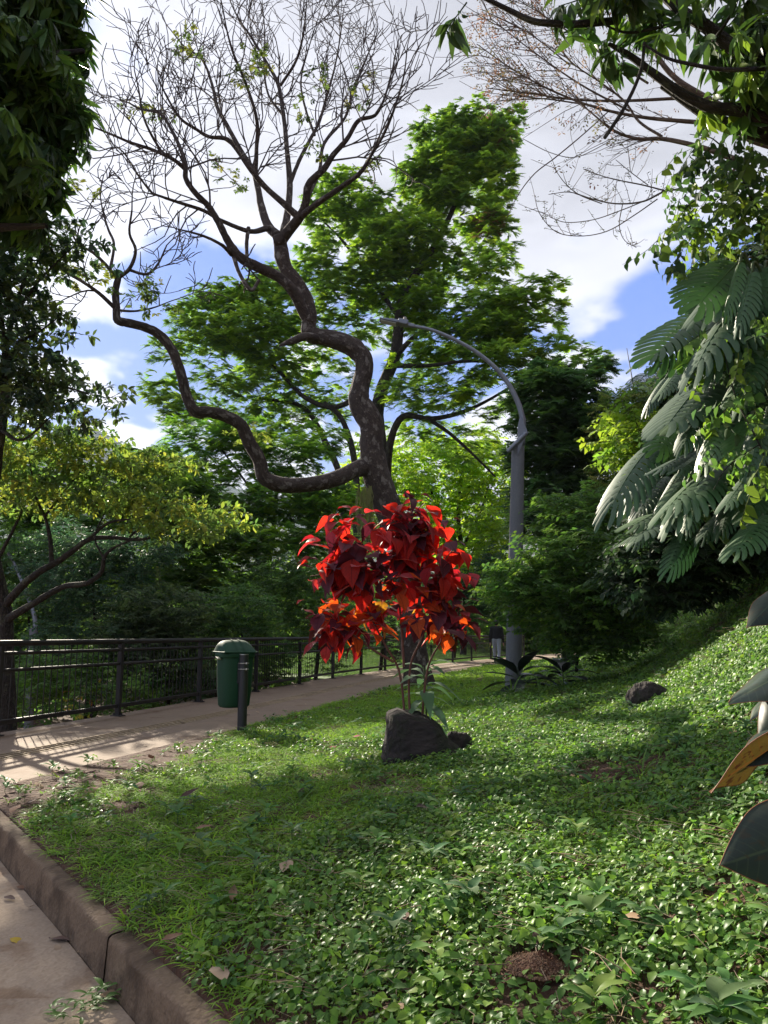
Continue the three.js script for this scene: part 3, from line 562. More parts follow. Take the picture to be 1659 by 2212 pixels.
// ---------------------------------------------------------------- the tall twisting tree, nearly leafless
{
  const D = 17.5, r = rng(41);
  const foot = at(902, 1475, D), tree = thing('bare_tree', 'tall twisting almost leafless tree with lichen-grey trunk beside the path', 'tree', [foot.x, 0.05, foot.z]);
  const W = PXM * D / 2;
  // [u, v, width, metres nearer (+) or farther (-)]
  const go = (list) => ({ p: list.map(([u, v, w, dz = 0]) => at(u, v, D - dz)), r: list.map((q) => q[2] * W) });
  const limb = (name, list, sides = 9, sub = 5, bump = 0.10, parent = tree) => { const g = go(list); part(name, tube(g.p, g.r, sides, sub, bump, list[0][0] * 0.01), M.bark, parent); return g; };
  limb('trunk', [[906, 1500, 74], [900, 1449, 56], [891, 1365, 52], [884, 1281, 50], [867, 1197, 52], [845, 1113, 56], [826, 1060, 60], [808, 1005, 62], [802, 960, 54], [803, 924, 52], [790, 895, 52], [778, 868, 46], [778, 838, 42], [787, 800, 42], [785, 775, 43], [768, 755, 42], [735, 739, 40], [695, 730, 38], [668, 724, 36]], 18, 7, 0.15);
  const traced = [];
  const add = (list, sides = 8, twiggy = 1) => { traced.push({ ...limb('limb', list, sides, 5, 0.10), k: twiggy }); };
  add([[690, 731, 30], [668, 722, 33], [666, 705, 32], [670, 678, 31], [660, 645, 31], [640, 608, 30], [618, 580, 30], [608, 552, 35], [606, 530, 32], [602, 512, 28, 0.2]], 14, 0);
  add([[672, 700, 26], [655, 672, 27, 0.1], [640, 640, 26, 0.3], [618, 612, 24, 0.5], [595, 595, 24, 0.6], [555, 576, 22, 0.9], [520, 556, 20, 1.1], [495, 524, 16, 1.2], [472, 480, 14, 1.4], [450, 445, 13, 1.5], [420, 415, 12, 1.7], [401, 385, 11, 1.8], [401, 357, 10, 1.8], [385, 310, 8, 1.7], [360, 262, 7, 1.4], [345, 245, 6, 1.2], [300, 234, 5, 0.8], [278, 222, 4, 0.6]], 11);
  add([[402, 368, 9, 1.8], [375, 345, 8, 2.0], [325, 322, 7, 2.3], [280, 307, 5.5, 2.6], [240, 290, 4.5, 2.8], [195, 272, 3, 3.0]]);
  add([[352, 334, 6, 2.1], [322, 282, 5, 2.4], [308, 245, 4.2, 2.6], [300, 195, 3.2, 2.7], [290, 150, 2.4, 2.8]]);
  add([[602, 512, 24], [580, 490, 22, -0.3], [566, 450, 18, -0.6], [556, 402, 15, -0.9], [548, 372, 14, -1.0], [520, 325, 12, -1.2], [490, 270, 11, -1.4], [468, 228, 10, -1.6], [460, 190, 8, -1.8], [436, 128, 6, -2.0], [398, 100, 4, -2.2], [365, 60, 2.6, -2.3]], 10);
  add([[608, 520, 26], [622, 500, 24, 0.2], [646, 470, 22, 0.5], [660, 440, 18, 0.7], [666, 400, 16, 0.9], [700, 365, 14, 1.1], [720, 335, 12, 1.3], [750, 300, 10, 1.5], [775, 260, 9, 1.6], [810, 249, 7, 1.7], [828, 218, 5, 1.8], [845, 160, 3.4, 1.9], [860, 90, 2.2, 2]], 10);
  add([[610, 515, 22], [619, 470, 18, -0.5], [626, 400, 15, -1.0], [620, 325, 13, -1.4], [611, 240, 11, -1.8], [600, 180, 10, -2.0], [576, 135, 8, -2.1], [541, 78, 6, -2.2], [515, 40, 4.5, -2.3], [492, -10, 3, -2.4]], 10);
  add([[646, 470, 18, 0.5], [620, 446, 15, 0.6], [570, 401, 13, 0.7], [540, 365, 11, 0.9], [492, 302, 10, 1.1], [450, 295, 8, 1.3], [425, 280, 7, 1.4], [390, 256, 6, 1.6], [362, 212, 4.5, 1.8], [342, 170, 3, 2]]);
  add([[552, 385, 11, -0.8], [554, 320, 10, -0.6], [555, 262, 9, -0.4], [530, 178, 7, -0.1], [503, 112, 5.5, 0.2], [490, 65, 4, 0.4], [480, 10, 2.6, 0.6]]);
  add([[652, 466, 15, 0.6], [690, 436, 13, 1.0], [735, 405, 11, 1.4], [780, 371, 9, 1.8], [802, 335, 7, 2.0], [830, 288, 6, 2.2], [855, 225, 5, 2.4], [872, 165, 3.4, 2.5], [880, 100, 2.2, 2.6]]);
  add([[627, 395, 11, -1], [645, 350, 10, -1.3], [668, 305, 9, -1.6], [690, 262, 8, -1.9], [705, 210, 7, -2.1], [722, 150, 5, -2.3], [735, 80, 3.6, -2.5], [742, 20, 2.4, -2.6]]);
  add([[640, 480, 13, 0.4], [665, 425, 11, -0.3], [690, 370, 9, -0.9], [700, 310, 8, -1.4], [745, 255, 7, -1.8], [765, 195, 5.5, -2.2], [790, 130, 4, -2.4], [815, 70, 2.6, -2.5]]);
  add([[580, 492, 14], [540, 500, 11, 0.5], [475, 475, 9, 0.9], [440, 455, 8, 1.3], [395, 440, 7, 1.7], [350, 425, 5.5, 2.1], [327, 415, 4.5, 2.4], [300, 380, 3.6, 2.7], [256, 320, 2.8, 3.0], [215, 326, 2, 3.2]]);
  add([[500, 550, 10, 1.1], [480, 530, 8, 1.5], [440, 510, 6, 1.9], [385, 495, 3, 2.3]], 6, 0.5);
  add([[505, 555, 10, 1.1], [516, 588, 8, 1.3], [537, 622, 9, 1.4], [545, 626, 8, 1.4], [560, 605, 7, 1.3]], 7, 0);
  add([[537, 492, 10, 0.5], [533, 520, 9, 0.6], [533, 556, 8, 0.7]], 6, 0.3);
  add([[606, 185, 8, -2.0], [640, 130, 7, -1.6], [655, 75, 5, -1.2], [662, 10, 3, -1]]);
  add([[612, 250, 8, -1.8], [580, 205, 6, -2.4], [570, 140, 5, -2.9], [572, 70, 3.6, -3.2], [566, 0, 2.4, -3.4]]);
  add([[680, 292, 7, -1.7], [660, 235, 6, -2.2], [650, 175, 5, -2.6], [668, 100, 3.4, -2.9], [690, 30, 2.2, -3]]);
  add([[700, 735, 20], [665, 727, 20, 0.3], [630, 737, 15, 0.7], [604, 747, 5, 1.1]], 9, 0);
  // the long low arm that swings out to the left and turns up
  add([[806, 1008, 44], [770, 1014, 36, 0.3], [725, 1034, 33, 0.8], [650, 1048, 31, 1.5], [592, 1044, 30, 2.0], [568, 1028, 27, 2.2], [560, 994, 26, 2.3], [537, 954, 25, 2.5], [520, 919, 24, 2.7], [485, 898, 23, 2.9], [450, 889, 22, 3.1], [421, 888, 21, 3.3], [405, 859, 19, 3.4], [390, 804, 18, 3.6], [370, 754, 17, 3.7], [345, 724, 17, 3.8], [315, 708, 16, 3.9], [272, 697, 15, 4.1], [254, 692, 14, 4.2], [251, 665, 13, 4.2], [250, 625, 12, 4.2], [256, 600, 10, 4.2]], 12, 0);
  const low = (l) => add(l, 6, 0.75);
  low([[256, 600, 8, 4.2], [280, 580, 6.5, 4.3], [293, 540, 5.5, 4.4], [280, 505, 4.5, 4.6], [285, 455, 3, 4.7]]);
  low([[278, 583, 6, 4.3], [318, 592, 5, 4.0], [340, 572, 4, 3.9], [360, 530, 2.6, 3.8]]);
  low([[254, 604, 8, 4.2], [232, 576, 6.5, 4.4], [200, 545, 5.5, 4.6], [170, 528, 4, 4.8], [148, 490, 2.4, 5]]);
  low([[238, 583, 6, 4.3], [246, 525, 5, 4.1], [235, 498, 4.2, 4.0], [222, 455, 3, 3.8], [215, 415, 2, 3.7]]);
  low([[251, 668, 8, 4.2], [212, 632, 7, 4.5], [165, 601, 5.5, 4.8], [115, 576, 3, 5.1]]);
  low([[252, 670, 5, 4.2], [290, 672, 4, 3.7], [330, 665, 3, 3.4], [370, 650, 1.8, 3.2]]);
  // twigs: forked again and again, tips curling upward
  const gb = new GB(), tips = [];
  const twig = (p, d, L, rad, lev) => {
    const pts = [p.clone()], n = lev > 1 ? 4 : 3, q = p.clone(), dir = d.clone(), sw = rdir(r).multiplyScalar(0.24);
    for (let k = 0; k < n; k++) { dir.add(V(0, 0.06 + 0.10 * r(), 0)).addScaledVector(sw, 1.15).addScaledVector(rdir(r), 0.13).normalize(); q.addScaledVector(dir, L / n); pts.push(q.clone()); }
    stick(gb, pts, rad, lev ? rad * 0.62 : rad * 0.7, lev > 1 ? 5 : 4);
    if (!lev) { tips.push([q.clone(), dir.clone()]); return; }
    const nb = lev > 1 ? 4 : 2 + Math.floor(r() * 3);
    for (let k = 0; k < nb; k++) {
      const s = k === 0 ? 1 : 0.25 + 0.7 * r(), i = Math.min(n - 1, Math.floor(s * n)), b = pts[i].clone().lerp(pts[i + 1], s * n - i), ax = rdir(r), nd = dir.clone().addScaledVector(ax.sub(dir.clone().multiplyScalar(ax.dot(dir))).normalize(), k ? 0.85 + 0.4 * r() : 0.35).normalize();
      twig(b, nd, L * (0.55 + 0.22 * r()), Math.max(0.0105, rad * 0.68), lev - 1);
    }
  };
  for (const { p, r: rr, k } of traced) {
    if (!k) continue;
    const c = new THREE.CatmullRomCurve3(p, false, 'centripetal'), len = c.getLength(), n = Math.round(len * 1.75 * k);
    for (let j = 0; j < n; j++) {
      const s = 0.30 + 0.68 * Math.pow(r(), 0.75), f = s * (rr.length - 1), i = Math.floor(f), rad = mix(rr[i], rr[i + 1] ?? rr[i], f - i); if (rad > 0.085) continue;
      const t = c.getTangent(s), ax = rdir(r), nd = t.clone().multiplyScalar(0.75).addScaledVector(ax.sub(t.clone().multiplyScalar(ax.dot(t))).normalize(), 0.75).add(V(0, 0.25, 0)).normalize();
      twig(c.getPoint(s), nd, (0.85 + 0.7 * r()) * (k < 1 ? 0.6 : 1), Math.min(0.024, Math.max(0.013, rad * 0.5)), r() < 0.55 ? 2 : 1);
    }
    twig(p[p.length - 1], c.getTangent(1), 0.8 * Math.max(0.7, k), Math.max(0.011, rr[rr.length - 1] * 0.9), 2);
  }
  part('twigs', gb.geo(false), M.twig, tree, 'stuff');
  // a few last tufts of leaves
  const g1 = [0, 1].map(() => spray(r, { n: 9, len: 0.20, L: 0.13, W: 0.055, droop: 0.5, twig: 0.004 }));
  const items = [], spots = [[390, 100], [420, 125], [405, 75], [575, 125], [550, 135], [520, 180], [535, 165], [280, 235], [320, 230], [345, 250], [480, 365], [520, 395], [660, 240], [690, 180], [770, 228], [800, 365], [175, 410], [330, 640], [350, 655], [300, 655], [320, 620], [180, 590], [130, 585], [150, 600], [220, 600], [685, 335], [530, 940], [545, 938], [560, 945], [505, 945], [785, 180]];
  for (const [u, v] of spots) { const t0 = at(u, v, D - (u < 360 && v > 400 ? 4.4 : 0)); for (let k = 0; k < 9; k++) { const q = t0.clone().add(V((r() - 0.5) * 0.5, (r() - 0.5) * 0.4, (r() - 0.5) * 0.6)); items.push([basis(rdir(r).add(V(0, 0.2, 0)), V(0, 1, 0), q, 0.6 + 0.5 * r()), tint(r, u > 500 && v > 900 ? [[0.22, 0.30, 0.04]] : [[0.10, 0.15, 0.03], [0.16, 0.18, 0.03], [0.07, 0.11, 0.03]]), k % 2]); } }
  scatter('leaf_tufts', g1, M.leafMatte, items, tree);
  // hanging air roots of a cactus on the fork
  const hg = new GB(); for (let k = 0; k < 46; k++) { const s = at(772 + r() * 32, 1048 + r() * 18, D - 0.5), pts = [s]; for (let j = 1; j < 5; j++) pts.push(s.clone().add(V((r() - 0.5) * 0.12, -j * (0.2 + 0.14 * r()), (r() - 0.5) * 0.1))); stick(hg, pts, 0.012, 0.006, 3); }
  part('hanging_cactus', hg.geo(false), std({ color: new THREE.Color().setRGB(0.20, 0.21, 0.06), roughness: 0.9 }), tree, 'stuff');
}

// ---------------------------------------------------------------- trees behind
function woody(tree, list, mat, sides = 7, name = 'limb') {     // each: [[u, v, distance, width px] ...]
  for (const l of list) part(name, tube(l.map(([u, v, d]) => at(u, v, d)), l.map(([, , d, w]) => w * PXM * d / 2), sides, 5, 0.08, l[0][0] * 0.013), mat, tree);
}
const FR = (() => { const r = rng(9); return [0, 1, 2].map(() => frond(r)); })();
{
  const r = rng(101), d = 38, f = at(845, 1500, d);
  const t = thing('feathery_tree', 'large spreading feathery green tree behind the bare tree', 'tree', [f.x, -1, f.z]);
  woody(t, [[[842, 1500, d, 46], [846, 1250, d, 40], [832, 1080, d, 36], [820, 960, d, 34], [815, 880, d, 30], [855, 760, d, 26], [872, 640, d, 20], [945, 520, d, 15], [985, 430, d, 10], [990, 340, d, 5]]], M.barkDark, 10, 'trunk');
  woody(t, [
    [[835, 1090, d, 20], [842, 960, d - 1, 17], [870, 900, d - 1.5, 15], [930, 905, d - 2, 12], [1000, 890, d - 2.5, 9], [1080, 850, d - 3, 6], [1150, 800, d - 3, 3]],
    [[925, 905, d - 2, 10], [970, 935, d - 2, 8], [1020, 980, d - 2, 6], [1070, 1030, d - 2, 4]],
    [[815, 890, d, 16], [780, 860, d + 1, 14], [720, 880, d + 1, 12], [660, 860, d + 1, 10], [600, 800, d + 1, 8], [520, 740, d + 1, 5], [430, 700, d + 1, 3]],
    [[735, 1200, d + 2, 16], [740, 1050, d + 2, 15], [700, 950, d + 2, 14], [655, 880, d + 2, 10], [560, 860, d + 2, 6]],
    [[770, 1180, d + 1, 18], [766, 1000, d + 1, 15], [735, 900, d + 1, 12], [700, 870, d + 1, 9]],
    [[855, 770, d, 14], [905, 720, d - 1, 10], [990, 690, d - 1.5, 7], [1080, 670, d - 2, 4]],
    [[865, 690, d, 12], [800, 600, d + 1, 9], [740, 520, d + 1, 6], [690, 470, d + 1, 3]],
    [[850, 790, d, 12], [920, 790, d - 2, 9], [1020, 780, d - 3, 7], [1140, 790, d - 3, 4]],
  ], M.barkDark);
  const P = (u, v, a, b, n = 150, dz = 0) => [u, v, d + dz * 1.4, a, b, 2.3, n];
  const pads = [P(1010, 272, 60, 32, 150), P(945, 300, 62, 26, 110), P(1060, 320, 55, 40, 170), P(950, 370, 62, 48, 230), P(1045, 385, 55, 40, 170), P(1000, 330, 60, 40, 200), P(1095, 280, 40, 38, 60), P(905, 400, 58, 40, 150, 1), P(960, 430, 50, 45, 220), P(1060, 440, 40, 34, 50), P(1085, 400, 34, 26, 40), P(1050, 490, 42, 28, 60), P(1010, 470, 36, 24, 50), P(1090, 515, 25, 22, 25),
    P(750, 425, 80, 42, 190, 1), P(820, 470, 90, 50, 260, 1), P(705, 470, 58, 50, 140, 1), P(790, 540, 110, 48, 290), P(890, 520, 90, 60, 300), P(700, 560, 60, 40, 120, 1), P(950, 570, 55, 45, 150), P(985, 610, 50, 32, 100),
    P(500, 650, 100, 42, 230, 1), P(425, 690, 62, 32, 110, 1), P(570, 620, 80, 36, 150, 1), P(470, 735, 95, 45, 260, 0), P(385, 770, 62, 34, 130, 1), P(362, 840, 58, 32, 110, 1), P(545, 720, 90, 50, 260, 0), P(625, 680, 70, 46, 150, 1), P(590, 790, 95, 42, 200, 1), P(495, 820, 80, 34, 150, 0), P(690, 790, 70, 40, 90, 2), P(650, 860, 80, 34, 90, 2), P(430, 880, 70, 30, 90, 1), P(370, 890, 40, 26, 50, 1),
    P(740, 640, 70, 50, 180, 1), P(840, 620, 100, 50, 300, 1), P(930, 650, 80, 46, 220), P(1005, 660, 66, 40, 150, -1), P(1075, 620, 34, 40, 36, -1), P(1060, 665, 60, 26, 90, -2), P(1140, 650, 55, 24, 80, -2), P(1185, 635, 32, 18, 36, -2), P(1050, 720, 80, 36, 190, -2), P(1135, 725, 66, 26, 110, -2), P(1190, 735, 38, 24, 50, -2), P(975, 730, 86, 36, 200, -1), P(1000, 790, 96, 34, 220, -2), P(1100, 785, 90, 32, 190, -3), P(905, 790, 70, 36, 120, 0), P(885, 850, 70, 30, 90, -1), P(970, 850, 86, 28, 150, -2), P(1065, 850, 86, 30, 170, -3), P(1000, 905, 76, 22, 70, -2), P(760, 720, 60, 34, 80, 2), P(720, 880, 50, 50, 60, 2), P(600, 740, 80, 50, 150, 2), P(680, 720, 70, 50, 130, 2), P(560, 870, 90, 40, 130, 2), P(740, 800, 60, 60, 110, 3), P(670, 600, 50, 50, 80, 2), P(880, 700, 80, 50, 150, 1), P(1020, 560, 46, 50, 60, 0), P(940, 470, 50, 50, 110, 1), P(1080, 560, 36, 30, 30, -1), P(500, 900, 90, 40, 120, 2), P(620, 930, 90, 40, 130, 2), P(900, 920, 70, 40, 90, 1), P(1000, 960, 80, 40, 100, 1), P(1170, 690, 50, 30, 70, -2), P(1200, 770, 60, 30, 90, -3), P(1110, 680, 60, 34, 90, -2), P(1260, 800, 50, 30, 70, -3), P(1150, 840, 80, 40, 130, -2), P(1040, 600, 50, 34, 60, -1)];
  const cols = [[0.12, 0.22, 0.022], [0.16, 0.28, 0.025], [0.085, 0.165, 0.025], [0.23, 0.35, 0.025]];
  const it = crown(r, pads.map((q) => (q[6] = Math.round(q[6] * 1.18), q)), FR, { cols, flat: 0.7, gap: 0.35, freq: 0.7, size: 1.25 });
  // dry brown pods and tips in the upper right of the crown
  it.push(...crown(r, [[1050, 485, d - 0.8, 44, 30, 1, 80], [1080, 300, d - 0.5, 40, 40, 1, 30]], FR, { cols: [[0.20, 0.12, 0.045], [0.14, 0.10, 0.04]], size: 0.7 }));
  scatter('foliage', FR, M.leafMatte, it, t);
}
{
  const r = rng(111), d = 21, f = at(1210, 1450, d);
  const t = thing('feathery_tree', 'dark feathery tree directly behind the street lamp pole', 'tree', [f.x, 0, f.z]);
  woody(t, [[[1225, 1450, d, 26], [1220, 1200, d, 22], [1200, 1050, d, 18], [1190, 930, d, 14], [1195, 850, d, 8], [1230, 790, d, 4]]], M.barkDark, 9, 'trunk');
  woody(t, [[[1205, 1060, d, 12], [1250, 960, d, 8], [1280, 880, d, 4]], [[1195, 1000, d, 12], [1150, 920, d, 8], [1120, 860, d, 4]], [[1210, 1120, d, 10], [1150, 1060, d + 0.5, 7], [1110, 1040, d + 0.5, 3]]], M.barkDark);
  const P = (u, v, a, b, n) => [u, v, d, a, b, 1.3, n];
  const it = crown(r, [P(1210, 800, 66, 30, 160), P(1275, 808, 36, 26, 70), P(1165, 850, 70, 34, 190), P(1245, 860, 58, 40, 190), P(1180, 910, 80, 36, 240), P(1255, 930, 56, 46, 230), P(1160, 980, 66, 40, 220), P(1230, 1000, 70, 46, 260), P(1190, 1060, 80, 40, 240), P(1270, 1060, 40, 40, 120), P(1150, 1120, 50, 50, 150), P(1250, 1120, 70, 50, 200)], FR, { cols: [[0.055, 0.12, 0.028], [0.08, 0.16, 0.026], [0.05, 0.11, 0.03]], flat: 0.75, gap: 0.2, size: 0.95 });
  scatter('foliage', FR, M.leafMatte, it, t);
}
const LS = (() => { const r = rng(19); return [0, 1, 2].map(() => spray(r, { n: 16, len: 0.42, L: 0.10, W: 0.05, droop: 0.35, seg: 2, twig: 0.005 })); })();
const LB = (() => { const r = rng(29); return [0, 1, 2].map(() => spray(r, { n: 14, len: 0.55, L: 0.19, W: 0.085, droop: 0.5, seg: 2, twig: 0.006 })); })();
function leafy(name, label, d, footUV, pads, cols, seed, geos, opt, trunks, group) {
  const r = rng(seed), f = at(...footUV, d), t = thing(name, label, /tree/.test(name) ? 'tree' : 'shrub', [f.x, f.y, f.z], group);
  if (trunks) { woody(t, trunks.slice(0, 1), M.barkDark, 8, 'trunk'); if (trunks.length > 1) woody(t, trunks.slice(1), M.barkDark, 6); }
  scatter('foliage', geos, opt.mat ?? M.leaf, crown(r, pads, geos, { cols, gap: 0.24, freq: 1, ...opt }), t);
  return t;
}
// sunlit yellow-green trees in the distance, centre
leafy('sunlit_tree', 'sunlit yellow-green tree seen between the twisting trunk and lamp', 46, [1000, 1420], [[900, 985, 46, 80, 40, 2.5, 230], [1000, 965, 46, 80, 44, 2.5, 260], [1065, 1010, 46, 60, 50, 2.5, 230], [960, 1045, 46, 85, 50, 2.5, 330], [1045, 1090, 46, 66, 50, 2.5, 280], [890, 1090, 46, 60, 60, 2, 200], [1000, 1150, 46, 80, 46, 2, 300], [1075, 1170, 46, 40, 40, 2, 120], [935, 1160, 46, 50, 50, 2, 150]], [[0.28, 0.44, 0.02], [0.23, 0.38, 0.02], [0.17, 0.30, 0.02], [0.34, 0.47, 0.02]], 131, LB, { flat: 0.45, size: 1.5, gap: 0.2, mat: M.leafMatte }, [[[1000, 1420, 46, 14], [1005, 1250, 46, 12], [990, 1120, 46, 9], [1000, 1000, 46, 4]], [[1000, 1200, 46, 8], [950, 1100, 46, 5], [910, 1020, 46, 3]], [[1002, 1180, 46, 7], [1040, 1100, 46, 5], [1060, 1030, 46, 3]]]);
leafy('round_leaved_tree', 'bright green tree low behind the red shrub and trunk', 42, [800, 1400], [[860, 1040, 42, 50, 50, 2, 180], [800, 1000, 43, 50, 60, 2, 160], [810, 1120, 42, 60, 60, 2, 200], [800, 1070, 42, 60, 50, 2, 200], [740, 1060, 42, 50, 50, 2, 160], [690, 1080, 42, 50, 50, 2, 180], [1020, 1210, 42, 60, 42, 1.5, 190], [1075, 1140, 42, 40, 50, 1.5, 160]], [[0.26, 0.40, 0.02], [0.20, 0.34, 0.02], [0.15, 0.27, 0.02]], 137, LB, { flat: 0.5, size: 1.3, mat: M.leafMatte }, [[[800, 1400, 42, 14], [795, 1200, 42, 11], [800, 1080, 42, 6]], [[796, 1180, 42, 8], [730, 1100, 42, 5], [700, 1080, 42, 3]]]);
// feathery mid-green trees left of the trunk, beyond the railing
leafy('feathery_tree', 'dark feathery tree under the low bare limb behind the railing', 26, [560, 1480], [[440, 940, 26, 90, 40, 1.6, 230], [545, 950, 26, 95, 40, 1.6, 250], [405, 990, 26, 60, 36, 1.5, 150], [630, 985, 26, 80, 46, 1.5, 230], [520, 1030, 25.6, 110, 44, 1.5, 320], [690, 950, 27, 60, 40, 1.5, 110], [610, 1090, 25, 110, 50, 1.5, 360], [500, 1110, 25, 90, 46, 1.5, 280], [710, 1090, 25, 70, 60, 1.5, 260], [600, 1170, 24.5, 100, 46, 1.5, 320], [700, 1180, 24.5, 60, 60, 1.5, 220], [520, 1180, 24.5, 70, 46, 1.5, 220]], [[0.10, 0.22, 0.02], [0.15, 0.29, 0.02], [0.075, 0.17, 0.025], [0.20, 0.34, 0.02]], 141, FR, { flat: 0.75, gap: 0.22, freq: 0.9, size: 0.85, mat: M.leafMatte }, [[[575, 1480, 26, 16], [570, 1300, 26, 14], [590, 1150, 26, 11], [600, 1020, 26, 6]], [[585, 1170, 26, 8], [640, 1090, 26, 5], [690, 1040, 26, 3]], [[590, 1130, 26, 8], [530, 1040, 26, 5], [470, 960, 26, 3]]]);
// thicket of dark shrubs along the railing
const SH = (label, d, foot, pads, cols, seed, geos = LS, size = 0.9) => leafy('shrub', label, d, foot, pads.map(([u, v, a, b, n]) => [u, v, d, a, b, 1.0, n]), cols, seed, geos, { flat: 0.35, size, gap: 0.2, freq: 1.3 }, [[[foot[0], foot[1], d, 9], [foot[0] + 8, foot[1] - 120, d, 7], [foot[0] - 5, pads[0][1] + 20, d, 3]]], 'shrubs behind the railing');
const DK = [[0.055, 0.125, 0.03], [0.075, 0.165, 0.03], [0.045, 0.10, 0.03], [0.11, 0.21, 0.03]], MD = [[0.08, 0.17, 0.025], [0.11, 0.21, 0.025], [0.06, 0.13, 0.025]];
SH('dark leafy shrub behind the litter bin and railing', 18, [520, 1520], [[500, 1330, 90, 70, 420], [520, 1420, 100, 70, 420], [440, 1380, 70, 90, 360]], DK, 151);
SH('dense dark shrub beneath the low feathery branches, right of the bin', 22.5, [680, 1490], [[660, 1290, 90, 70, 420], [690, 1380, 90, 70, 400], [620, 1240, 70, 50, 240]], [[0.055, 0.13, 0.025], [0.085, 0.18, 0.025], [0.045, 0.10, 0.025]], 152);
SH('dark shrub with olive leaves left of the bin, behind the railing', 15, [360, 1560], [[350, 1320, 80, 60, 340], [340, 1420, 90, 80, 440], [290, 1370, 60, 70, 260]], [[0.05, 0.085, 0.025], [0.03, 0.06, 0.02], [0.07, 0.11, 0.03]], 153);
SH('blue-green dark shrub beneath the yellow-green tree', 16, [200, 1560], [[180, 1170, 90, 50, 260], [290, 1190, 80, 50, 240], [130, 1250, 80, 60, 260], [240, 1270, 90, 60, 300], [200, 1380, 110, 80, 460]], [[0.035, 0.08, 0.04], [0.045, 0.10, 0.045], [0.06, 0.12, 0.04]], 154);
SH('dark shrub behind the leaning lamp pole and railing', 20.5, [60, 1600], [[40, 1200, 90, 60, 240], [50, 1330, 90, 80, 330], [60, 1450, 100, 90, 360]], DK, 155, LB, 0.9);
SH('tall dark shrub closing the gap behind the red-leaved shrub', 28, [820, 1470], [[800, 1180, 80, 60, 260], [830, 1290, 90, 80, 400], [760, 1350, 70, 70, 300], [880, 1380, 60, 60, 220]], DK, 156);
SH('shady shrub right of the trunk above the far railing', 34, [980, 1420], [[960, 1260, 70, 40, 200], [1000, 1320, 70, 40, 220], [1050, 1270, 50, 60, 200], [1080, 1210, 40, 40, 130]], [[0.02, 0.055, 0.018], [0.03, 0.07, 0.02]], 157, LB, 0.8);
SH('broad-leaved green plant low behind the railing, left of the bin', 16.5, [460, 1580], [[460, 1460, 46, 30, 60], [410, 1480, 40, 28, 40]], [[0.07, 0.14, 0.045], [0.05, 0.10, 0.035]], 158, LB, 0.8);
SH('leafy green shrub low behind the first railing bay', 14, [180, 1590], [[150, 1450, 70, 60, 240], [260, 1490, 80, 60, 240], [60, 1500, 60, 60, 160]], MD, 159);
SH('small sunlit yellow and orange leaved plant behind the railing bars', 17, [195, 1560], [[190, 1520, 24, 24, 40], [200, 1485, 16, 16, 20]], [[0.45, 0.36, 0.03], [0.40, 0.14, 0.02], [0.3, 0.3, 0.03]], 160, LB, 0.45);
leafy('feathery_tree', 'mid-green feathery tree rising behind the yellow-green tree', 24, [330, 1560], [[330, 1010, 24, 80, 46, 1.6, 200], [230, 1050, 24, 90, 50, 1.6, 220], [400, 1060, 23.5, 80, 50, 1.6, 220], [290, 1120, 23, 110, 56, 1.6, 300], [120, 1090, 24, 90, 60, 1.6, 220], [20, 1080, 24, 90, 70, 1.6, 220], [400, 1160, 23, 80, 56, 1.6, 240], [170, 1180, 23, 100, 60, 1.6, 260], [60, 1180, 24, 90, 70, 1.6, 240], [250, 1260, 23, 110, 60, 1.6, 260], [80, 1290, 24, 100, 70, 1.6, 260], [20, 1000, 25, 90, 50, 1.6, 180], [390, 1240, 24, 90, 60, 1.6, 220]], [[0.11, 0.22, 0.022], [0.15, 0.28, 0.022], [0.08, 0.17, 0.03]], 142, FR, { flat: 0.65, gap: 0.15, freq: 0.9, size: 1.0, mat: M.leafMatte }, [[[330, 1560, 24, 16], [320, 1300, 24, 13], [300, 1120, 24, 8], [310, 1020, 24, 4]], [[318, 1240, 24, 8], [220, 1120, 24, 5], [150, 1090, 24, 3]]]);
leafy('broadleaf_tree', 'dark broadleaf tree filling the gap low behind the bin and railing', 25, [460, 1560], [[420, 1230, 25, 90, 60, 1.4, 260], [330, 1250, 25, 80, 60, 1.4, 240], [500, 1260, 25, 80, 60, 1.4, 240], [590, 1270, 25, 80, 60, 1.4, 240], [420, 1340, 25, 120, 70, 1.4, 380], [560, 1370, 25, 110, 80, 1.4, 380], [300, 1370, 25, 90, 90, 1.4, 320], [700, 1290, 25, 80, 90, 1.4, 320]], [[0.08, 0.16, 0.028], [0.11, 0.21, 0.028], [0.06, 0.13, 0.03]], 143, LB, { flat: 0.4, gap: 0.12, freq: 1, size: 0.8 }, [[[460, 1560, 25, 16], [455, 1400, 25, 13], [440, 1280, 25, 7]], [[458, 1380, 25, 8], [540, 1290, 25, 5], [600, 1260, 25, 3]], [[450, 1350, 25, 8], [370, 1280, 25, 5], [320, 1240, 25, 3]]]);
// a wood far off, one mass
{
  const r = rng(171), items = [];
  const o = new THREE.Group(); o.name = 'distant_wood'; o.userData.kind = 'stuff'; scene.add(o);
  for (let k = 0; k < 190; k++) {
    const a = (r() - 0.5) * 1.7, d = 52 + r() * 60, c = V(Math.sin(a) * d, -2.5 + 5.0 * r() + (a > -0.25 ? 2.4 : 1.5), -Math.cos(a) * d), R = 2.8 + 2.8 * r();
    for (let q = 0; q < 90; q++) { const v = rdir(r), s = Math.pow(r(), 0.35); items.push([basis(rdir(r), V(v.x * 0.5, 1, v.z * 0.5).normalize(), V(c.x + v.x * R * s, c.y + v.y * R * 1.0 * s, c.z + v.z * R * s), 2.6 + 1.6 * r()), tint(r, [[0.10, 0.20, 0.03], [0.15, 0.27, 0.03], [0.075, 0.15, 0.03]]), Math.floor(r() * 3)]); }
  }
  scatter('wood_foliage', LB, M.leafMatte, items, o);
}
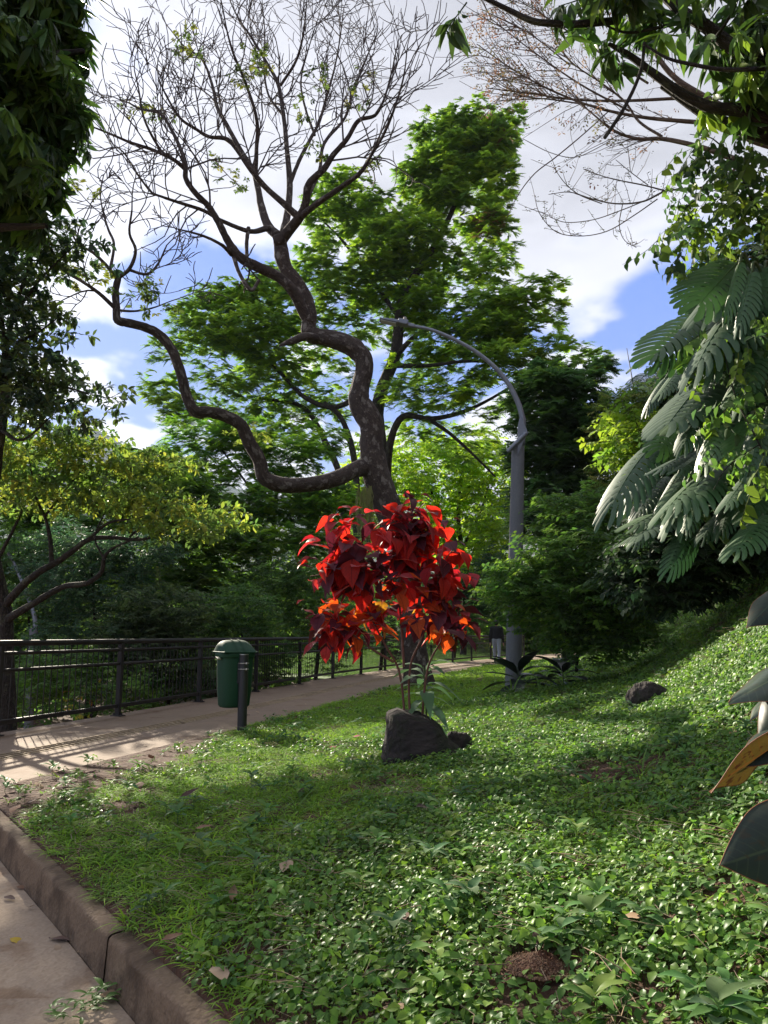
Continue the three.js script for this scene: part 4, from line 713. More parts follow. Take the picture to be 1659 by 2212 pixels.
// wooded mountains round the valley
{
  const p = [], idx = [], uv = [], N = 220, J = 10;
  for (let i = 0; i <= N; i++) { const a = -1.5 + 3.0 * i / N, h = 2300 * (0.165 + 0.075 * Math.exp(-Math.pow((a + 0.37) / 0.16, 2)) + 0.05 * Math.exp(-Math.pow((a - 0.5) / 0.25, 2)) + 0.05 * (fbm(i * 0.11, 2, 5) - 0.5)); for (let j = 0; j <= J; j++) { const t = j / J, R = 2300 - 1500 * (1 - t), w = t > 0 && t < 1 ? 70 * (fbm(i * 0.22, j * 0.6 + 5, 4) - 0.5) * Math.sin(t * 3.14) : 0; p.push(Math.sin(a) * R, -60 + (h + 60) * Math.pow(t, 1.3) + w, -Math.cos(a) * R); uv.push(i / 5, j / 3); if (i && j) { const q = i * (J + 1) + j; idx.push(q, q - J - 1, q - J - 2, q, q - J - 2, q - 1); } } }
  struct('mountains', mesh(p, idx, uv), std({ map: tex(256, (x, y) => ramp(tnoise(x, y, 9, 5), [0.18, 0.25, 0.15], [0.36, 0.42, 0.26])), roughness: 1 }));
}

// ---------------------------------------------------------------- trees that frame the view
const LONG = (() => { const r = rng(61); return [0, 1, 2, 3].map(() => spray(r, { n: 13, len: 0.22, L: 0.22, W: 0.052, droop: 0.9, fold: 0.3, seg: 5, spread: 0.75, peak: 0.42, whorl: 0.75, wave: 0.04, twig: 0.007, up: 0.1 })); })();
const OVAL = (() => { const r = rng(62); return [0, 1, 2].map(() => spray(r, { n: 11, len: 0.30, L: 0.105, W: 0.048, droop: 0.35, seg: 4, twig: 0.004, whorl: 0.9, up: 0.35, peak: 0.5 })); })();
{
  const r = rng(201), d = 5.6;
  const t = thing('mango_tree', 'overhanging tree of long drooping dark leaves beside the small-leaved tree', 'tree', [-5.2, 0, -5.4]);
  part('trunk', tube([V(-5.2, -0.4, -5.4), V(-5.1, 1.6, -5.5), V(-5.0, 3.2, -5.7), V(-4.6, 4.8, -5.9), V(-4.2, 6.4, -6.0)], [0.24, 0.2, 0.17, 0.13, 0.06], 12, 5, 0.08), M.barkDark, t);
  for (const q of [[V(-5, 3.2, -5.7), V(-4.0, 3.9, -5.7), V(-3.2, 4.3, -5.6), V(-2.6, 4.3, -5.5)], [V(-4.8, 4.3, -5.8), V(-3.9, 5.2, -5.6), V(-3.0, 5.7, -5.5), V(-2.4, 5.8, -5.5)], [V(-4.9, 3.7, -5.7), V(-4.1, 4.6, -6.2), V(-3.3, 5.0, -6.3), V(-2.7, 5.0, -6.2)], [V(-4.4, 5.6, -5.9), V(-3.6, 6.4, -5.8), V(-2.9, 6.7, -5.7)]]) part('limb', tube(q, [0.09, 0.06, 0.04, 0.02], 7, 4, 0.06), M.barkDark, t);
  const P = (u, v, a, b, n, dz = 0) => [u, v, d + dz, a, b, 0.45, n];
  const it = crown(r, [P(50, 40, 96, 80, 208), P(125, 20, 36, 40, 57), P(0, 140, 110, 100, 240), P(90, 170, 62, 60, 128), P(40, 260, 74, 70, 176), P(115, 230, 26, 44, 35), P(10, 340, 70, 70, 144), P(70, 330, 34, 50, 57), P(0, 420, 56, 40, 70), P(50, 110, 70, 50, 96, -0.5), P(-60, 280, 80, 180, 208), P(40, -90, 130, 80, 160), P(10, 290, 60, 80, 73, -0.6)], LONG, { cols: [[0.035, 0.075, 0.02], [0.05, 0.105, 0.02], [0.085, 0.16, 0.022], [0.03, 0.065, 0.022]], flat: 0.6, droopAxis: 0.7, gap: 0.22, freq: 2.2, size: 0.72 });
  scatter('foliage', LONG, M.leafGloss, it, t);
}
{
  const r = rng(211), d = 9.2;
  const t = thing('small_leaved_tree', 'small-leaved dark tree between the drooping leaves and the yellow-green tree', 'tree', [at(-60, 1400, d + 0.8).x, -1.6, -d - 0.8]);
  woody(t, [[[-60, 1700, d + .8, 40], [-40, 1300, d + .8, 34], [-10, 1000, d + .6, 28], [8, 880, d + .4, 22], [12, 760, d + .2, 15], [40, 640, d, 9], [70, 560, d, 5]]], M.barkDark, 10, 'trunk');
  woody(t, [[[10, 870, d + .3, 13], [55, 820, d, 9], [120, 830, d, 6], [190, 850, d, 3]], [[12, 800, d + .2, 11], [40, 740, d, 8], [80, 720, d, 5], [120, 690, d, 3]], [[14, 760, d, 10], [0, 660, d, 7], [-20, 580, d, 4]], [[30, 680, d, 8], [90, 600, d, 5], [150, 540, d, 3]], [[5, 930, d + .3, 10], [50, 950, d, 6], [110, 900, d, 3]]], M.barkDark);
  const P = (u, v, a, b, n) => [u, v, d, a, b, 0.6, n];
  const it = crown(r, [P(40, 540, 90, 40, 117), P(140, 535, 60, 24, 49), P(10, 620, 70, 40, 74), P(60, 660, 46, 30, 37), P(20, 720, 60, 40, 62), P(90, 700, 40, 24, 28), P(50, 800, 70, 40, 80), P(120, 830, 56, 26, 47), P(190, 855, 46, 20, 31), P(30, 890, 60, 40, 55), P(120, 900, 60, 30, 37), P(-40, 700, 60, 160, 99), P(-30, 520, 70, 60, 62)], OVAL, { cols: [[0.025, 0.05, 0.022], [0.04, 0.07, 0.022], [0.06, 0.09, 0.02], [0.02, 0.04, 0.022]], gap: 0.2, freq: 2.4, flat: 0.5 });
  scatter('foliage', OVAL, M.leafGloss, it, t);
}
{
  const r = rng(221), d = 11;
  const t = thing('yellow_green_tree', 'low tree with yellow-green leaves leaning over the railing', 'tree', [at(10, 1400, d + 0.5).x, -1.2, -d - 0.5]);
  woody(t, [[[16, 1700, d + .5, 42], [16, 1560, d + .5, 38], [12, 1400, d + .5, 34], [10, 1325, d + .5, 32], [-4, 1240, d + .5, 22], [-14, 1150, d + .6, 14], [-10, 1060, d + .6, 6]]], M.barkDark, 12, 'trunk');
  woody(t, [[[9, 1310, d + .5, 20], [52, 1262, d + .2, 17], [90, 1232, d, 15], [126, 1212, d, 14], [162, 1186, d - .1, 12], [193, 1165, d - .2, 11], [238, 1161, d - .3, 9], [310, 1165, d - .4, 7], [370, 1140, d - .5, 4]],
    [[188, 1168, d - .2, 8], [236, 1129, d - .4, 6], [304, 1118, d - .6, 4], [370, 1090, d - .7, 2.5]],
    [[12, 1340, d + .5, 20], [67, 1307, d + .1, 15], [135, 1268, d - .2, 13], [191, 1258, d - .4, 11], [220, 1234, d - .5, 10], [226, 1204, d - .6, 8], [243, 1185, d - .7, 6], [300, 1160, d - .8, 4]],
    [[112, 1221, d, 11], [108, 1162, d + .1, 9], [97, 1117, d + .2, 7], [82, 1085, d + .2, 6], [70, 1030, d + .3, 4], [60, 980, d + .3, 2.5]],
    [[97, 1115, d + .2, 6], [140, 1060, d, 4], [190, 1000, d, 2.5]], [[280, 1160, d - .4, 5], [330, 1110, d - .3, 4], [360, 1060, d - .3, 2.5]], [[0, 1200, d + .5, 9], [40, 1120, d + .5, 6], [60, 1060, d + .5, 3]],
    [[226, 1210, d - .6, 5], [205, 1160, d - .5, 4], [225, 1110, d - .5, 2.5]]], M.barkDark);
  const P = (u, v, a, b, n, dz = 0) => [u, v, d + dz, a, b, 0.7, n];
  const it = crown(r, [P(60, 960, 100, 46, 115), P(170, 955, 80, 40, 86), P(250, 1005, 80, 34, 86), P(90, 1020, 100, 40, 93), P(310, 1040, 66, 34, 72), P(340, 1090, 90, 40, 122, -.3), P(425, 1105, 70, 36, 79, -.5), P(230, 1080, 80, 36, 72), P(25, 1080, 60, 36, 50), P(460, 1140, 44, 28, 33, -.5), P(380, 1150, 70, 26, 47, -.5), P(150, 1070, 70, 30, 50), P(-30, 1000, 60, 80, 64), P(360, 1000, 40, 30, 33)], OVAL, { cols: [[0.16, 0.235, 0.03], [0.12, 0.19, 0.03], [0.09, 0.155, 0.03], [0.23, 0.27, 0.035], [0.07, 0.125, 0.03]], gap: 0.3, freq: 2.2, flat: 0.6, size: 0.95 });
  scatter('foliage', OVAL, M.leaf, it, t);
}
// ---- upper right: heavy boughs with long leaves
{
  const r = rng(231), d = 5.2;
  const t = thing('broad_boughed_tree', 'tree with heavy dark boughs reaching in above the cut-leaved climber', 'tree', [5.6, 2.0, -6.2]);
  part('trunk', tube([V(5.6, 1.2, -6.2), V(5.5, 3.0, -6.1), V(5.3, 4.6, -5.9), V(5.0, 6.2, -5.7), V(4.7, 7.4, -5.5)], [0.34, 0.3, 0.26, 0.2, 0.1], 14, 5, 0.08), M.barkDark, t);
  woody(t, [
    [[1790, 250, d + .4, 52], [1720, 180, d + .2, 46], [1659, 140, d, 38], [1580, 100, d, 34], [1530, 60, d, 30], [1480, 30, d, 28], [1445, 0, d, 24], [1400, -50, d, 18]],
    [[1780, 330, d + .4, 44], [1700, 285, d + .3, 40], [1659, 265, d + .2, 34], [1610, 240, d + .2, 30], [1530, 230, d + .2, 26], [1470, 200, d + .2, 23], [1420, 165, d + .2, 20], [1360, 120, d + .2, 16], [1315, 95, d + .2, 10]],
    [[1780, 360, d + .6, 40], [1700, 310, d + .5, 36], [1600, 278, d + .5, 30], [1530, 250, d + .5, 26], [1475, 215, d + .5, 20], [1430, 185, d + .5, 15]],
    [[1330, 45, d, 18], [1240, 52, d - .1, 17], [1190, 50, d - .1, 16], [1150, 45, d - .1, 15], [1100, 22, d - .1, 13], [1040, -8, d - .1, 10]],
    [[1720, 150, d, 14], [1659, 148, d - .2, 11], [1560, 150, d - .3, 10], [1490, 138, d - .3, 9], [1440, 125, d - .3, 7], [1390, 95, d - .3, 5]],
    [[1392, 92, d - .1, 8], [1385, 150, d - .1, 8], [1350, 230, d - .1, 9], [1306, 298, d - .1, 9]],
    [[1500, 40, d, 10], [1420, 60, d, 8], [1350, 70, d, 6], [1280, 40, d, 4]], [[1540, 90, d, 9], [1580, 30, d - .2, 7], [1600, -20, d - .2, 5]],
  ], M.barkDark, 10);
  const P = (u, v, a, b, n, dz = 0) => [u, v, d + dz, a, b, 0.3, n];
  const it = crown(r, [P(1300, 0, 60, 24, 10), P(1250, 0, 24, 20, 3), P(1370, 10, 46, 30, 11), P(1430, 10, 40, 24, 6), P(1285, 50, 16, 18, 2), P(1365, 80, 14, 20, 2), P(1560, 10, 40, 30, 9), P(1630, 30, 36, 40, 14), P(1610, 100, 46, 24, 7), P(1650, 160, 30, 36, 9), P(1580, 150, 40, 24, 5), P(1680, 80, 40, 110, 23), P(1020, -14, 20, 6, 2), P(1490, 100, 30, 20, 2)], LONG, { cols: [[0.045, 0.09, 0.02], [0.07, 0.14, 0.02], [0.12, 0.20, 0.02], [0.04, 0.075, 0.02]], flat: 0.6, droopAxis: 0.45, gap: 0.1, freq: 2 });
  scatter('foliage', LONG, M.leafGloss, it, t);
}
// ---- fine russet-leaved tree behind it
{
  const r = rng(241), d = 8.5;
  const t = thing('russet_leaved_tree', 'fine-branched tree with tiny russet leaves spread against the clouds', 'tree', [6.4, 2, -9]);
  part('trunk', tube([V(6.4, 1.4, -9), V(6.3, 3.6, -8.9), V(6.2, 5.2, -8.8)], [0.2, 0.17, 0.12], 10, 4, 0.06), M.barkPale, t);
  const main = [
    [[1730, 330, d, 22], [1620, 300, d, 16], [1580, 272, d, 13], [1480, 262, d, 10], [1380, 252, d, 8], [1280, 230, d, 6], [1180, 190, d, 4.5], [1100, 145, d, 3.2], [1030, 95, d, 2]],
    [[1720, 300, d, 24], [1600, 250, d, 18], [1519, 208, d, 15], [1455, 165, d, 13], [1420, 120, d, 11], [1395, 60, d, 9], [1360, 0, d, 6]],
    [[1470, 212, d + .2, 8], [1330, 218, d + .2, 6.5], [1240, 215, d + .2, 5], [1130, 200, d + .2, 3.6], [1050, 190, d + .2, 2]],
    [[1590, 345, d - .4, 15], [1520, 320, d - .4, 12], [1430, 300, d - .4, 10], [1380, 300, d - .4, 8], [1330, 285, d - .4, 6], [1285, 250, d - .4, 4], [1240, 210, d - .4, 2.4]],
    [[1430, 295, d - .4, 7], [1380, 262, d - .3, 6], [1350, 220, d - .3, 5], [1300, 180, d - .3, 4], [1230, 130, d - .3, 3], [1190, 60, d - .3, 2]],
    [[1360, 240, d, 5], [1250, 180, d, 4], [1150, 110, d, 3], [1060, 40, d, 2]], [[1400, 180, d, 6], [1290, 110, d, 4.5], [1200, 50, d, 3.4], [1120, 0, d, 2]], [[1290, 230, d, 4], [1190, 215, d, 3], [1080, 205, d, 2]], [[1230, 140, d + .2, 3.4], [1140, 70, d + .2, 2.6], [1040, 20, d + .2, 1.6]],
    [[1720, 390, d - .6, 16], [1659, 350, d - .5, 13], [1590, 345, d - .4, 12]],
  ];
  woody(t, main, M.barkPale, 7);
  // trailing lianas
  woody(t, [[[1315, 240, d, 3], [1260, 290, d, 3], [1200, 340, d, 3], [1155, 375, d, 2.6], [1120, 420, d, 2.2], [1095, 470, d, 1.6]], [[1130, 300, d, 1.6], [1190, 330, d, 1.8], [1240, 340, d, 1.8], [1290, 320, d, 1.8], [1335, 292, d, 1.6]], [[1235, 245, d, 1.2], [1233, 290, d, 1.2], [1245, 334, d, 1]]], M.barkPale, 5, 'liana');
  const gb = new GB(), items = [], g = [0, 1].map(() => spray(r, { n: 5, len: 0.10, L: 0.042, W: 0.017, droop: 0.4, seg: 2, twig: 0 }));
  for (const l of main.slice(0, 9)) {
    const c = new THREE.CatmullRomCurve3(l.map(([u, v, dd]) => at(u, v, dd)), false, 'centripetal'), n = Math.round(c.getLength() * 9);
    for (let k = 0; k < n; k++) {
      const s = 0.36 + 0.64 * r(), p = c.getPoint(s), tg = c.getTangent(s), dir = tg.clone().addScaledVector(rdir(r), 0.75).add(V(-0.15, 0.0, 0)).normalize(), L = (0.3 + 0.6 * r()), pts = [p]; let q = p.clone(), dd = dir.clone();
      for (let j = 0; j < 4; j++) { dd.addScaledVector(rdir(r), 0.25).normalize(); q = q.clone().addScaledVector(dd, L / 4); pts.push(q); }
      stick(gb, pts, 0.0055, 0.0026, 3);
      const dens = s > 0.6 ? 5 : 2;
      for (let j = 0; j < dens; j++) { const pp = pts[1 + Math.floor(r() * 4)]; items.push([basis(rdir(r), V(0, 1, 0), pp.clone().add(rdir(r).multiplyScalar(0.09)), 0.7 + 0.6 * r()), tint(r, [[0.24, 0.13, 0.09], [0.30, 0.19, 0.11], [0.18, 0.12, 0.07], [0.16, 0.15, 0.06]]), j % 2]); }
      for (let j = 0; j < 2; j++) { const i = 1 + Math.floor(r() * 3), b = pts[i], e = b.clone().addScaledVector(dd, 0.12 + 0.12 * r()).add(rdir(r).multiplyScalar(0.14)); stick(gb, [b, e], 0.003, 0.002, 3); }
    }
  }
  part('twigs', gb.geo(false), M.twigPale, t, 'stuff'); scatter('tiny_leaves', g, M.leafMatte, items, t);
}
// ---- pale bare branch hanging in front of the clouds
{
  const r = rng(251), d = 7.4;
  const t = thing('bare_branch', 'slender pale branch with buds sweeping down beneath the russet-leaved boughs', 'branch', [at(1590, 360, d).x, at(1590, 360, d).y, -d]);
  const main = [[[1600, 350, d, 7], [1560, 390, d, 6.5], [1500, 408, d, 5.5], [1440, 412, d, 5], [1390, 435, d, 4.4], [1330, 440, d, 3.6], [1280, 430, d, 3], [1230, 415, d, 2.2], [1185, 420, d, 1.6]], [[1440, 413, d, 4], [1390, 400, d, 3.4], [1340, 390, d, 3], [1300, 380, d, 2.4], [1260, 365, d, 1.6]], [[1300, 440, d, 2.6], [1250, 420, d, 2.4], [1220, 395, d, 2], [1195, 360, d, 1.6]], [[1420, 430, d, 3], [1370, 465, d, 2.6], [1310, 500, d, 2.4], [1250, 510, d, 2.2], [1200, 500, d, 2], [1165, 460, d, 1.8], [1155, 425, d, 1.4]], [[1345, 440, d, 2.4], [1338, 490, d, 2], [1350, 520, d, 1.8], [1375, 535, d, 1.4]], [[1390, 435, d, 2.6], [1340, 455, d, 2.4], [1280, 475, d, 2.2], [1220, 480, d, 2], [1190, 470, d, 1.4]], [[1400, 400, d, 2.4], [1360, 370, d, 2], [1330, 345, d, 1.4]]];
  woody(t, main, M.barkPale, 6);
  const gb = new GB(), items = [], g = [spray(r, { n: 3, len: 0.04, L: 0.03, W: 0.012, seg: 2, twig: 0 })];
  for (const l of main) { const c = new THREE.CatmullRomCurve3(l.map(([u, v, dd]) => at(u, v, dd)), false, 'centripetal'), n = Math.round(c.getLength() * 11); for (let k = 0; k < n; k++) { const s = 0.2 + 0.8 * r(), p = c.getPoint(s), e = p.clone().add(rdir(r).add(V(0, 0.6, 0)).multiplyScalar(0.12 + 0.14 * r())); stick(gb, [p, p.clone().lerp(e, 0.5).add(rdir(r).multiplyScalar(0.02)), e], 0.0035, 0.002, 3); for (let j = 0; j < 3; j++) items.push([basis(rdir(r), V(0, 1, 0), p.clone().lerp(e, r()), 0.7 + 0.5 * r()), tint(r, [[0.10, 0.08, 0.04], [0.08, 0.09, 0.03]]), 0]); } }
  part('twigs', gb.geo(false), M.twigPale, t, 'stuff'); scatter('buds', g, M.leafMatte, items, t);
}

// ---------------------------------------------------------------- bushes on the bank
leafy('leafy_bush', 'dense rounded bush of small green leaves at the lamp pole', 12, [1240, 1440], [[1245, 1135, 11.8, 60, 45, 0.7, 140], [1290, 1130, 12, 80, 50, 0.7, 200], [1140, 1235, 11.6, 52, 40, 0.6, 130], [1230, 1200, 11.4, 110, 60, 0.7, 330], [1330, 1200, 11.6, 70, 60, 0.7, 210], [1110, 1280, 11.8, 40, 46, 0.5, 110], [1190, 1280, 11.4, 90, 50, 0.7, 250], [1290, 1280, 11.5, 90, 50, 0.7, 240], [1370, 1270, 11.6, 40, 60, 0.6, 110], [1240, 1090, 12, 60, 30, 0.5, 110], [1210, 1340, 11.8, 90, 40, 0.6, 150], [1320, 1330, 11.8, 70, 46, 0.6, 150], [1280, 1390, 11.8, 80, 46, 0.5, 150], [1350, 1370, 11.8, 60, 40, 0.5, 110]], [[0.075, 0.165, 0.025], [0.10, 0.21, 0.028], [0.06, 0.13, 0.028], [0.14, 0.25, 0.03]], 301, LS, { flat: 0.5, size: 0.9, gap: 0.2, freq: 1.8 }, [[[1245, 1450, 12, 7], [1250, 1350, 12, 6], [1230, 1220, 12, 3]], [[1245, 1400, 12, 5], [1180, 1300, 12, 3], [1150, 1220, 12, 2]], [[1250, 1390, 12, 5], [1310, 1290, 12, 3], [1330, 1200, 12, 2]]]);
leafy('young_shrub', 'young yellow-green shrub with pointed leaves beside the cut-leaved climber', 9.5, [1440, 1200], [[1375, 905, 9.5, 46, 26, 0.4, 34], [1360, 950, 9.4, 50, 26, 0.4, 36], [1400, 980, 9.4, 40, 30, 0.4, 32], [1345, 990, 9.4, 30, 16, 0.3, 14], [1410, 920, 9.5, 36, 26, 0.4, 24], [1440, 950, 9.6, 30, 40, 0.4, 24]], [[0.17, 0.27, 0.02], [0.12, 0.22, 0.02], [0.22, 0.31, 0.025]], 302, LB, { flat: 0.6, size: 0.62, gap: 0.05, mat: M.leafMatte }, [[[1440, 1200, 9.5, 6], [1410, 1060, 9.5, 5], [1390, 960, 9.5, 3], [1370, 900, 9.5, 2]], [[1420, 1080, 9.5, 4], [1430, 980, 9.5, 3], [1440, 930, 9.5, 2]]]);
leafy('flowering_shrub', 'sunlit pale green shrub below the palm, behind the young shrub', 19, [1400, 1150], [[1350, 890, 19, 50, 40, 1, 170], [1400, 860, 19, 50, 36, 1, 170], [1330, 940, 19, 46, 40, 1, 150], [1430, 850, 19, 40, 40, 1, 120], [1400, 930, 19, 60, 50, 1, 200], [1320, 870, 19, 22, 20, 0.5, 36], [1370, 1010, 18.5, 70, 60, 1, 240], [1330, 1090, 18, 60, 60, 1, 180], [1440, 1040, 18.5, 60, 70, 1, 200]], [[0.15, 0.22, 0.03], [0.10, 0.18, 0.03], [0.22, 0.25, 0.06], [0.08, 0.14, 0.02]], 303, LS, { flat: 0.4, size: 1.0, gap: 0.15, mat: M.leafMatte }, [[[1400, 1150, 19, 10], [1390, 1000, 19, 7], [1395, 880, 19, 3]]]);
{
  // palm and a thin mast far behind
  const r = rng(310), d = 27, c = at(1425, 830, d), f = at(1425, 1100, d);
  const t = thing('palm', 'feather palm showing above the far shrubs', 'palm', [f.x, f.y, f.z]);
  part('trunk', tube([f, f.clone().lerp(c, 0.5), c], [0.16, 0.13, 0.11], 9, 4, 0.03), M.barkPale, t);
  const mat = leafMat(0.35, 0.3, 0.4, new THREE.Color().setRGB(0.06, 0.12, 0.05));
  for (let k = 0; k < 22; k++) {
    const a = k * 2.4, el = 0.2 + 0.9 * r(), gb = new GB(), L = 1.5 + 0.5 * r(), pts = [];
    for (let j = 0; j <= 7; j++) { const s = j / 7; pts.push(c.clone().add(V(Math.cos(a) * Math.cos(el) * L * s, Math.sin(el) * L * s - 0.9 * L * s * s * 0.75, Math.sin(a) * Math.cos(el) * L * s))); }
    stick(gb, pts, 0.016, 0.006, 3); const cu = new THREE.CatmullRomCurve3(pts), bl = leaf(0.42, 0.03, 2, { droop: 0.6, fold: 0.1 });
    for (let j = 0; j < 44; j++) { const s = 0.12 + 0.86 * j / 44, tg = cu.getTangent(s), sd = new THREE.Vector3().crossVectors(tg, V(0, 1, 0)).normalize().multiplyScalar(j % 2 ? 1 : -1); gb.add(bl, basis(tg.clone().multiplyScalar(0.7).add(sd).add(V(0, -0.15, 0)), V(0, 1, 0), cu.getPoint(s), 0.6 + 0.6 * Math.sin(s * 3))); }
    part('frond', gb.geo(), mat, t);
  }
  const m0 = at(1372, 860, 60), m1 = at(1354, 752, 60), mast = thing('mast', 'thin leaning mast against the blue sky above the far shrubs', 'mast', [m0.x, m0.y - 6, m0.z]);
  part('mast_pole', tube([m0.clone().add(V(0.5, -6, 0)), m0, m1], [0.10, 0.08, 0.03], 6, 3), M.galv, mast); part('mast_ball', new THREE.SphereGeometry(0.16, 10, 8).translate(m0.x - 0.1, m0.y + 0.7, m0.z), M.galv, mast);
}
// ---------------------------------------------------------------- big cut-leaved climber
function cutLeaf(L, W, r, curl) {
  // one blade per side; slits run in from the rim between the side veins, with oval holes nearer the midrib
  const gb = new GB(), n = 11, K = 14;
  const half = (s) => W / 2 * Math.pow(Math.max(0, Math.sin(Math.PI * clamp(0.16 + 0.82 * s))), 0.75);
  const place = (sd, s, t) => {                                 // s along the rib, t out to the rim; side veins sweep forward
    const reach = half(s) * t, x = sd * (0.003 + reach * (1 - 0.10 * t)), z = s * L + (0.20 + 0.22 * s) * L * t * t * 0.8 - 0.10 * L * t * Math.max(0, 1 - s * 4);
    const q = Math.abs(x) / (W / 2), y = -curl * L * Math.pow(z / L, 2) * 0.45 - 0.20 * W * q * q + 0.010 * L * Math.sin(s * n * 6.2832) * t;
    return [x, y, z];
  };
  for (const sd of [-1, 1]) for (let i = 0; i < n; i++) {
    const s0 = i / n, s1 = (i + 1) / n, mid = (s0 + s1) / 2, slit0 = 0.36 + 0.16 * r(), hole = i > 0 && r() < 0.75, torn = 0.06 + 0.06 * r(), end = 0.93 + 0.1 * r(), p = [], idx = [], uv = [];
    for (let k = 0; k <= K; k++) {
      const t = k / K; let w = 1;
      if (hole && t > 0.12 && t < 0.36) w = 1 - 0.34 * Math.sin((t - 0.12) / 0.24 * Math.PI);
      if (t > slit0) w = 1 - torn * 2 - 0.08 * (t - slit0);
      if (t > 0.86) w *= Math.sqrt(Math.max(0.03, 1 - Math.pow((t - 0.86) / 0.145, 2)));
      for (const e of [-1, 0, 1]) { const q = place(sd, mid + e * (s1 - s0) / 2 * w, t * end); if (!e) q[1] += 0.006 * L; p.push(...q); uv.push(0.5 + q[0] / W, q[2] / L); }
      if (k) { const a = (k - 1) * 3; for (const o of [0, 1]) sd > 0 ? idx.push(a + o, a + o + 1, a + o + 3, a + o + 1, a + o + 4, a + o + 3) : idx.push(a + o, a + o + 3, a + o + 1, a + o + 1, a + o + 3, a + o + 4); }
    }
    gb.add(mesh(p, idx, uv), null, [1, 1, 1]);
  }
  const rib = []; for (let k = 0; k <= 6; k++) { const z = -0.05 + 1.02 * k / 6, q = place(1, clamp(z), 0); rib.push(V(0, q[1] + 0.004, z * L)); } stick(gb, rib, 0.011, 0.003, 5, [1.5, 1.35, 1.2]);
  return gb.geo();
}
{
  const r = rng(321), t = thing('cut_leaved_climber', 'climbing plant with huge slit and holed leaves hanging over the bank', 'climbing plant', [4.6, 1.6, -8.2]);
  const geos = [0.05, 0.2, 0.45, 0.12, 0.3].map((c) => cutLeaf(1, 0.86, r, c));
  const mats = [[0.030, 0.085, 0.028], [0.042, 0.11, 0.03], [0.055, 0.14, 0.028]].map((c) => leafMat(0.22, 0.9, 0.42, new THREE.Color().setRGB(...c)));
  // base and tip of every blade, distances, width
  const list = [
    [1612, 548, 1512, 650, 6.4, 6.0, 0.95, 2, 1], [1630, 620, 1488, 765, 6.3, 5.9, 0.8, 0], [1545, 665, 1416, 772, 6.9, 6.5, 0.85, 2, 1], [1538, 800, 1440, 915, 6.8, 6.4, 1.25, 0], [1524, 862, 1470, 948, 6.6, 6.3, 0.75, 0], [1440, 935, 1308, 1058, 7.6, 7.1, 0.72, 0], [1575, 992, 1445, 1080, 6.7, 6.2, 0.85, 1], [1625, 1015, 1566, 1090, 6.0, 5.8, 0.9, 0], [1472, 1098, 1362, 1160, 7.4, 7.0, 0.95, 0], [1664, 1095, 1585, 1185, 6.0, 5.7, 0.9, 1], [1515, 1120, 1452, 1215, 7.0, 6.8, 0.7, 0], [1550, 965, 1470, 1012, 6.9, 6.6, 0.95, 1], [1500, 880, 1425, 970, 7.5, 7.2, 0.9, 2, 1], [1632, 560, 1592, 700, 5.9, 5.8, 0.55, 1], [1448, 1015, 1368, 1090, 7.7, 7.4, 0.85, 0], [1600, 880, 1540, 980, 6.3, 6.1, 0.8, 1], [1650, 740, 1580, 850, 6.1, 5.9, 0.85, 1], [1600, 700, 1530, 800, 6.6, 6.3, 0.75, 0], [1665, 880, 1610, 990, 5.9, 5.7, 0.8, 0], [1580, 1090, 1515, 1150, 6.8, 6.6, 0.8, 0], [1640, 960, 1600, 1050, 6.5, 6.3, 0.8, 2], [1560, 580, 1520, 700, 7.0, 6.9, 0.8, 2, 1], [1670, 640, 1620, 760, 6.2, 6.0, 0.8, 2], [1500, 1020, 1440, 1110, 7.3, 7.1, 0.8, 2], [1690, 1000, 1640, 1090, 6.2, 6.0, 0.8, 1], [1480, 780, 1425, 850, 7.6, 7.4, 0.8, 1], [1570, 720, 1520, 800, 6.7, 6.5, 0.8, 0], [1640, 800, 1590, 880, 6.2, 6.0, 0.8, 1], [1600, 1060, 1550, 1130, 6.4, 6.2, 0.8, 0], [1430, 1060, 1380, 1130, 7.9, 7.7, 0.7, 1], [1520, 1060, 1470, 1130, 7.0, 6.8, 0.8, 2], [1660, 560, 1620, 650, 6.1, 5.9, 0.8, 1], [1580, 620, 1530, 720, 6.6, 6.4, 0.8, 2],
  ];
  for (const l of list.slice()) { const ox = (r() - 0.5) * 70, oy = (r() - 0.5) * 80; if (l[0] + ox < 1660 && l[3] + oy < 1180 && l[2] + ox > 1330) list.push([l[0] + ox, l[1] + oy, l[2] + ox + (r() - 0.5) * 40, l[3] + oy + (r() - 0.5) * 40, l[4] + 0.25 * r(), l[5] + 0.25 * r(), l[6] * (0.8 + 0.3 * r()), Math.floor(r() * 3), 0]); }
  for (const [u0, v0, u1, v1, d0, d1, w, m, under] of list) {
    const b0 = at(u1, v1, d1), a = at(u0, v0, d0).lerp(b0, 0.22), b = at(u1, v1, d1), ax = b.clone().sub(a), L = ax.length();
    const n = under ? V(0.1, 0.55, 0.8) : (r() < 0.6 ? V(-0.70 + (r() - 0.5) * 0.3, 0.52 + (r() - 0.5) * 0.3, 0.40 + (r() - 0.5) * 0.3) : V(-0.35 + (r() - 0.5) * 0.9, 0.72 + (r() - 0.5) * 0.3, 0.45 + (r() - 0.5) * 0.7));
    const o = part('leaf', geos[Math.floor(r() * 5)], mats[m], t); o.position.set(0, 0, 0); basis(ax, n, a.clone().sub(t.position), V(L * w * 1.12, L, L)).decompose(o.position, o.quaternion, o.scale);
    const st = [a.clone().addScaledVector(ax, 0.02), a.clone().addScaledVector(ax, -0.25).add(V(0.05, 0.04, -0.1)), a.clone().add(V(0.45 + 0.3 * r(), -0.25 - 0.3 * r(), -0.5))];
    part('leaf_stalk', tube(st, [0.010, 0.013, 0.016], 6, 4), M.stalk ??= std({ color: new THREE.Color().setRGB(0.07, 0.11, 0.04), roughness: 0.6 }), t);
  }
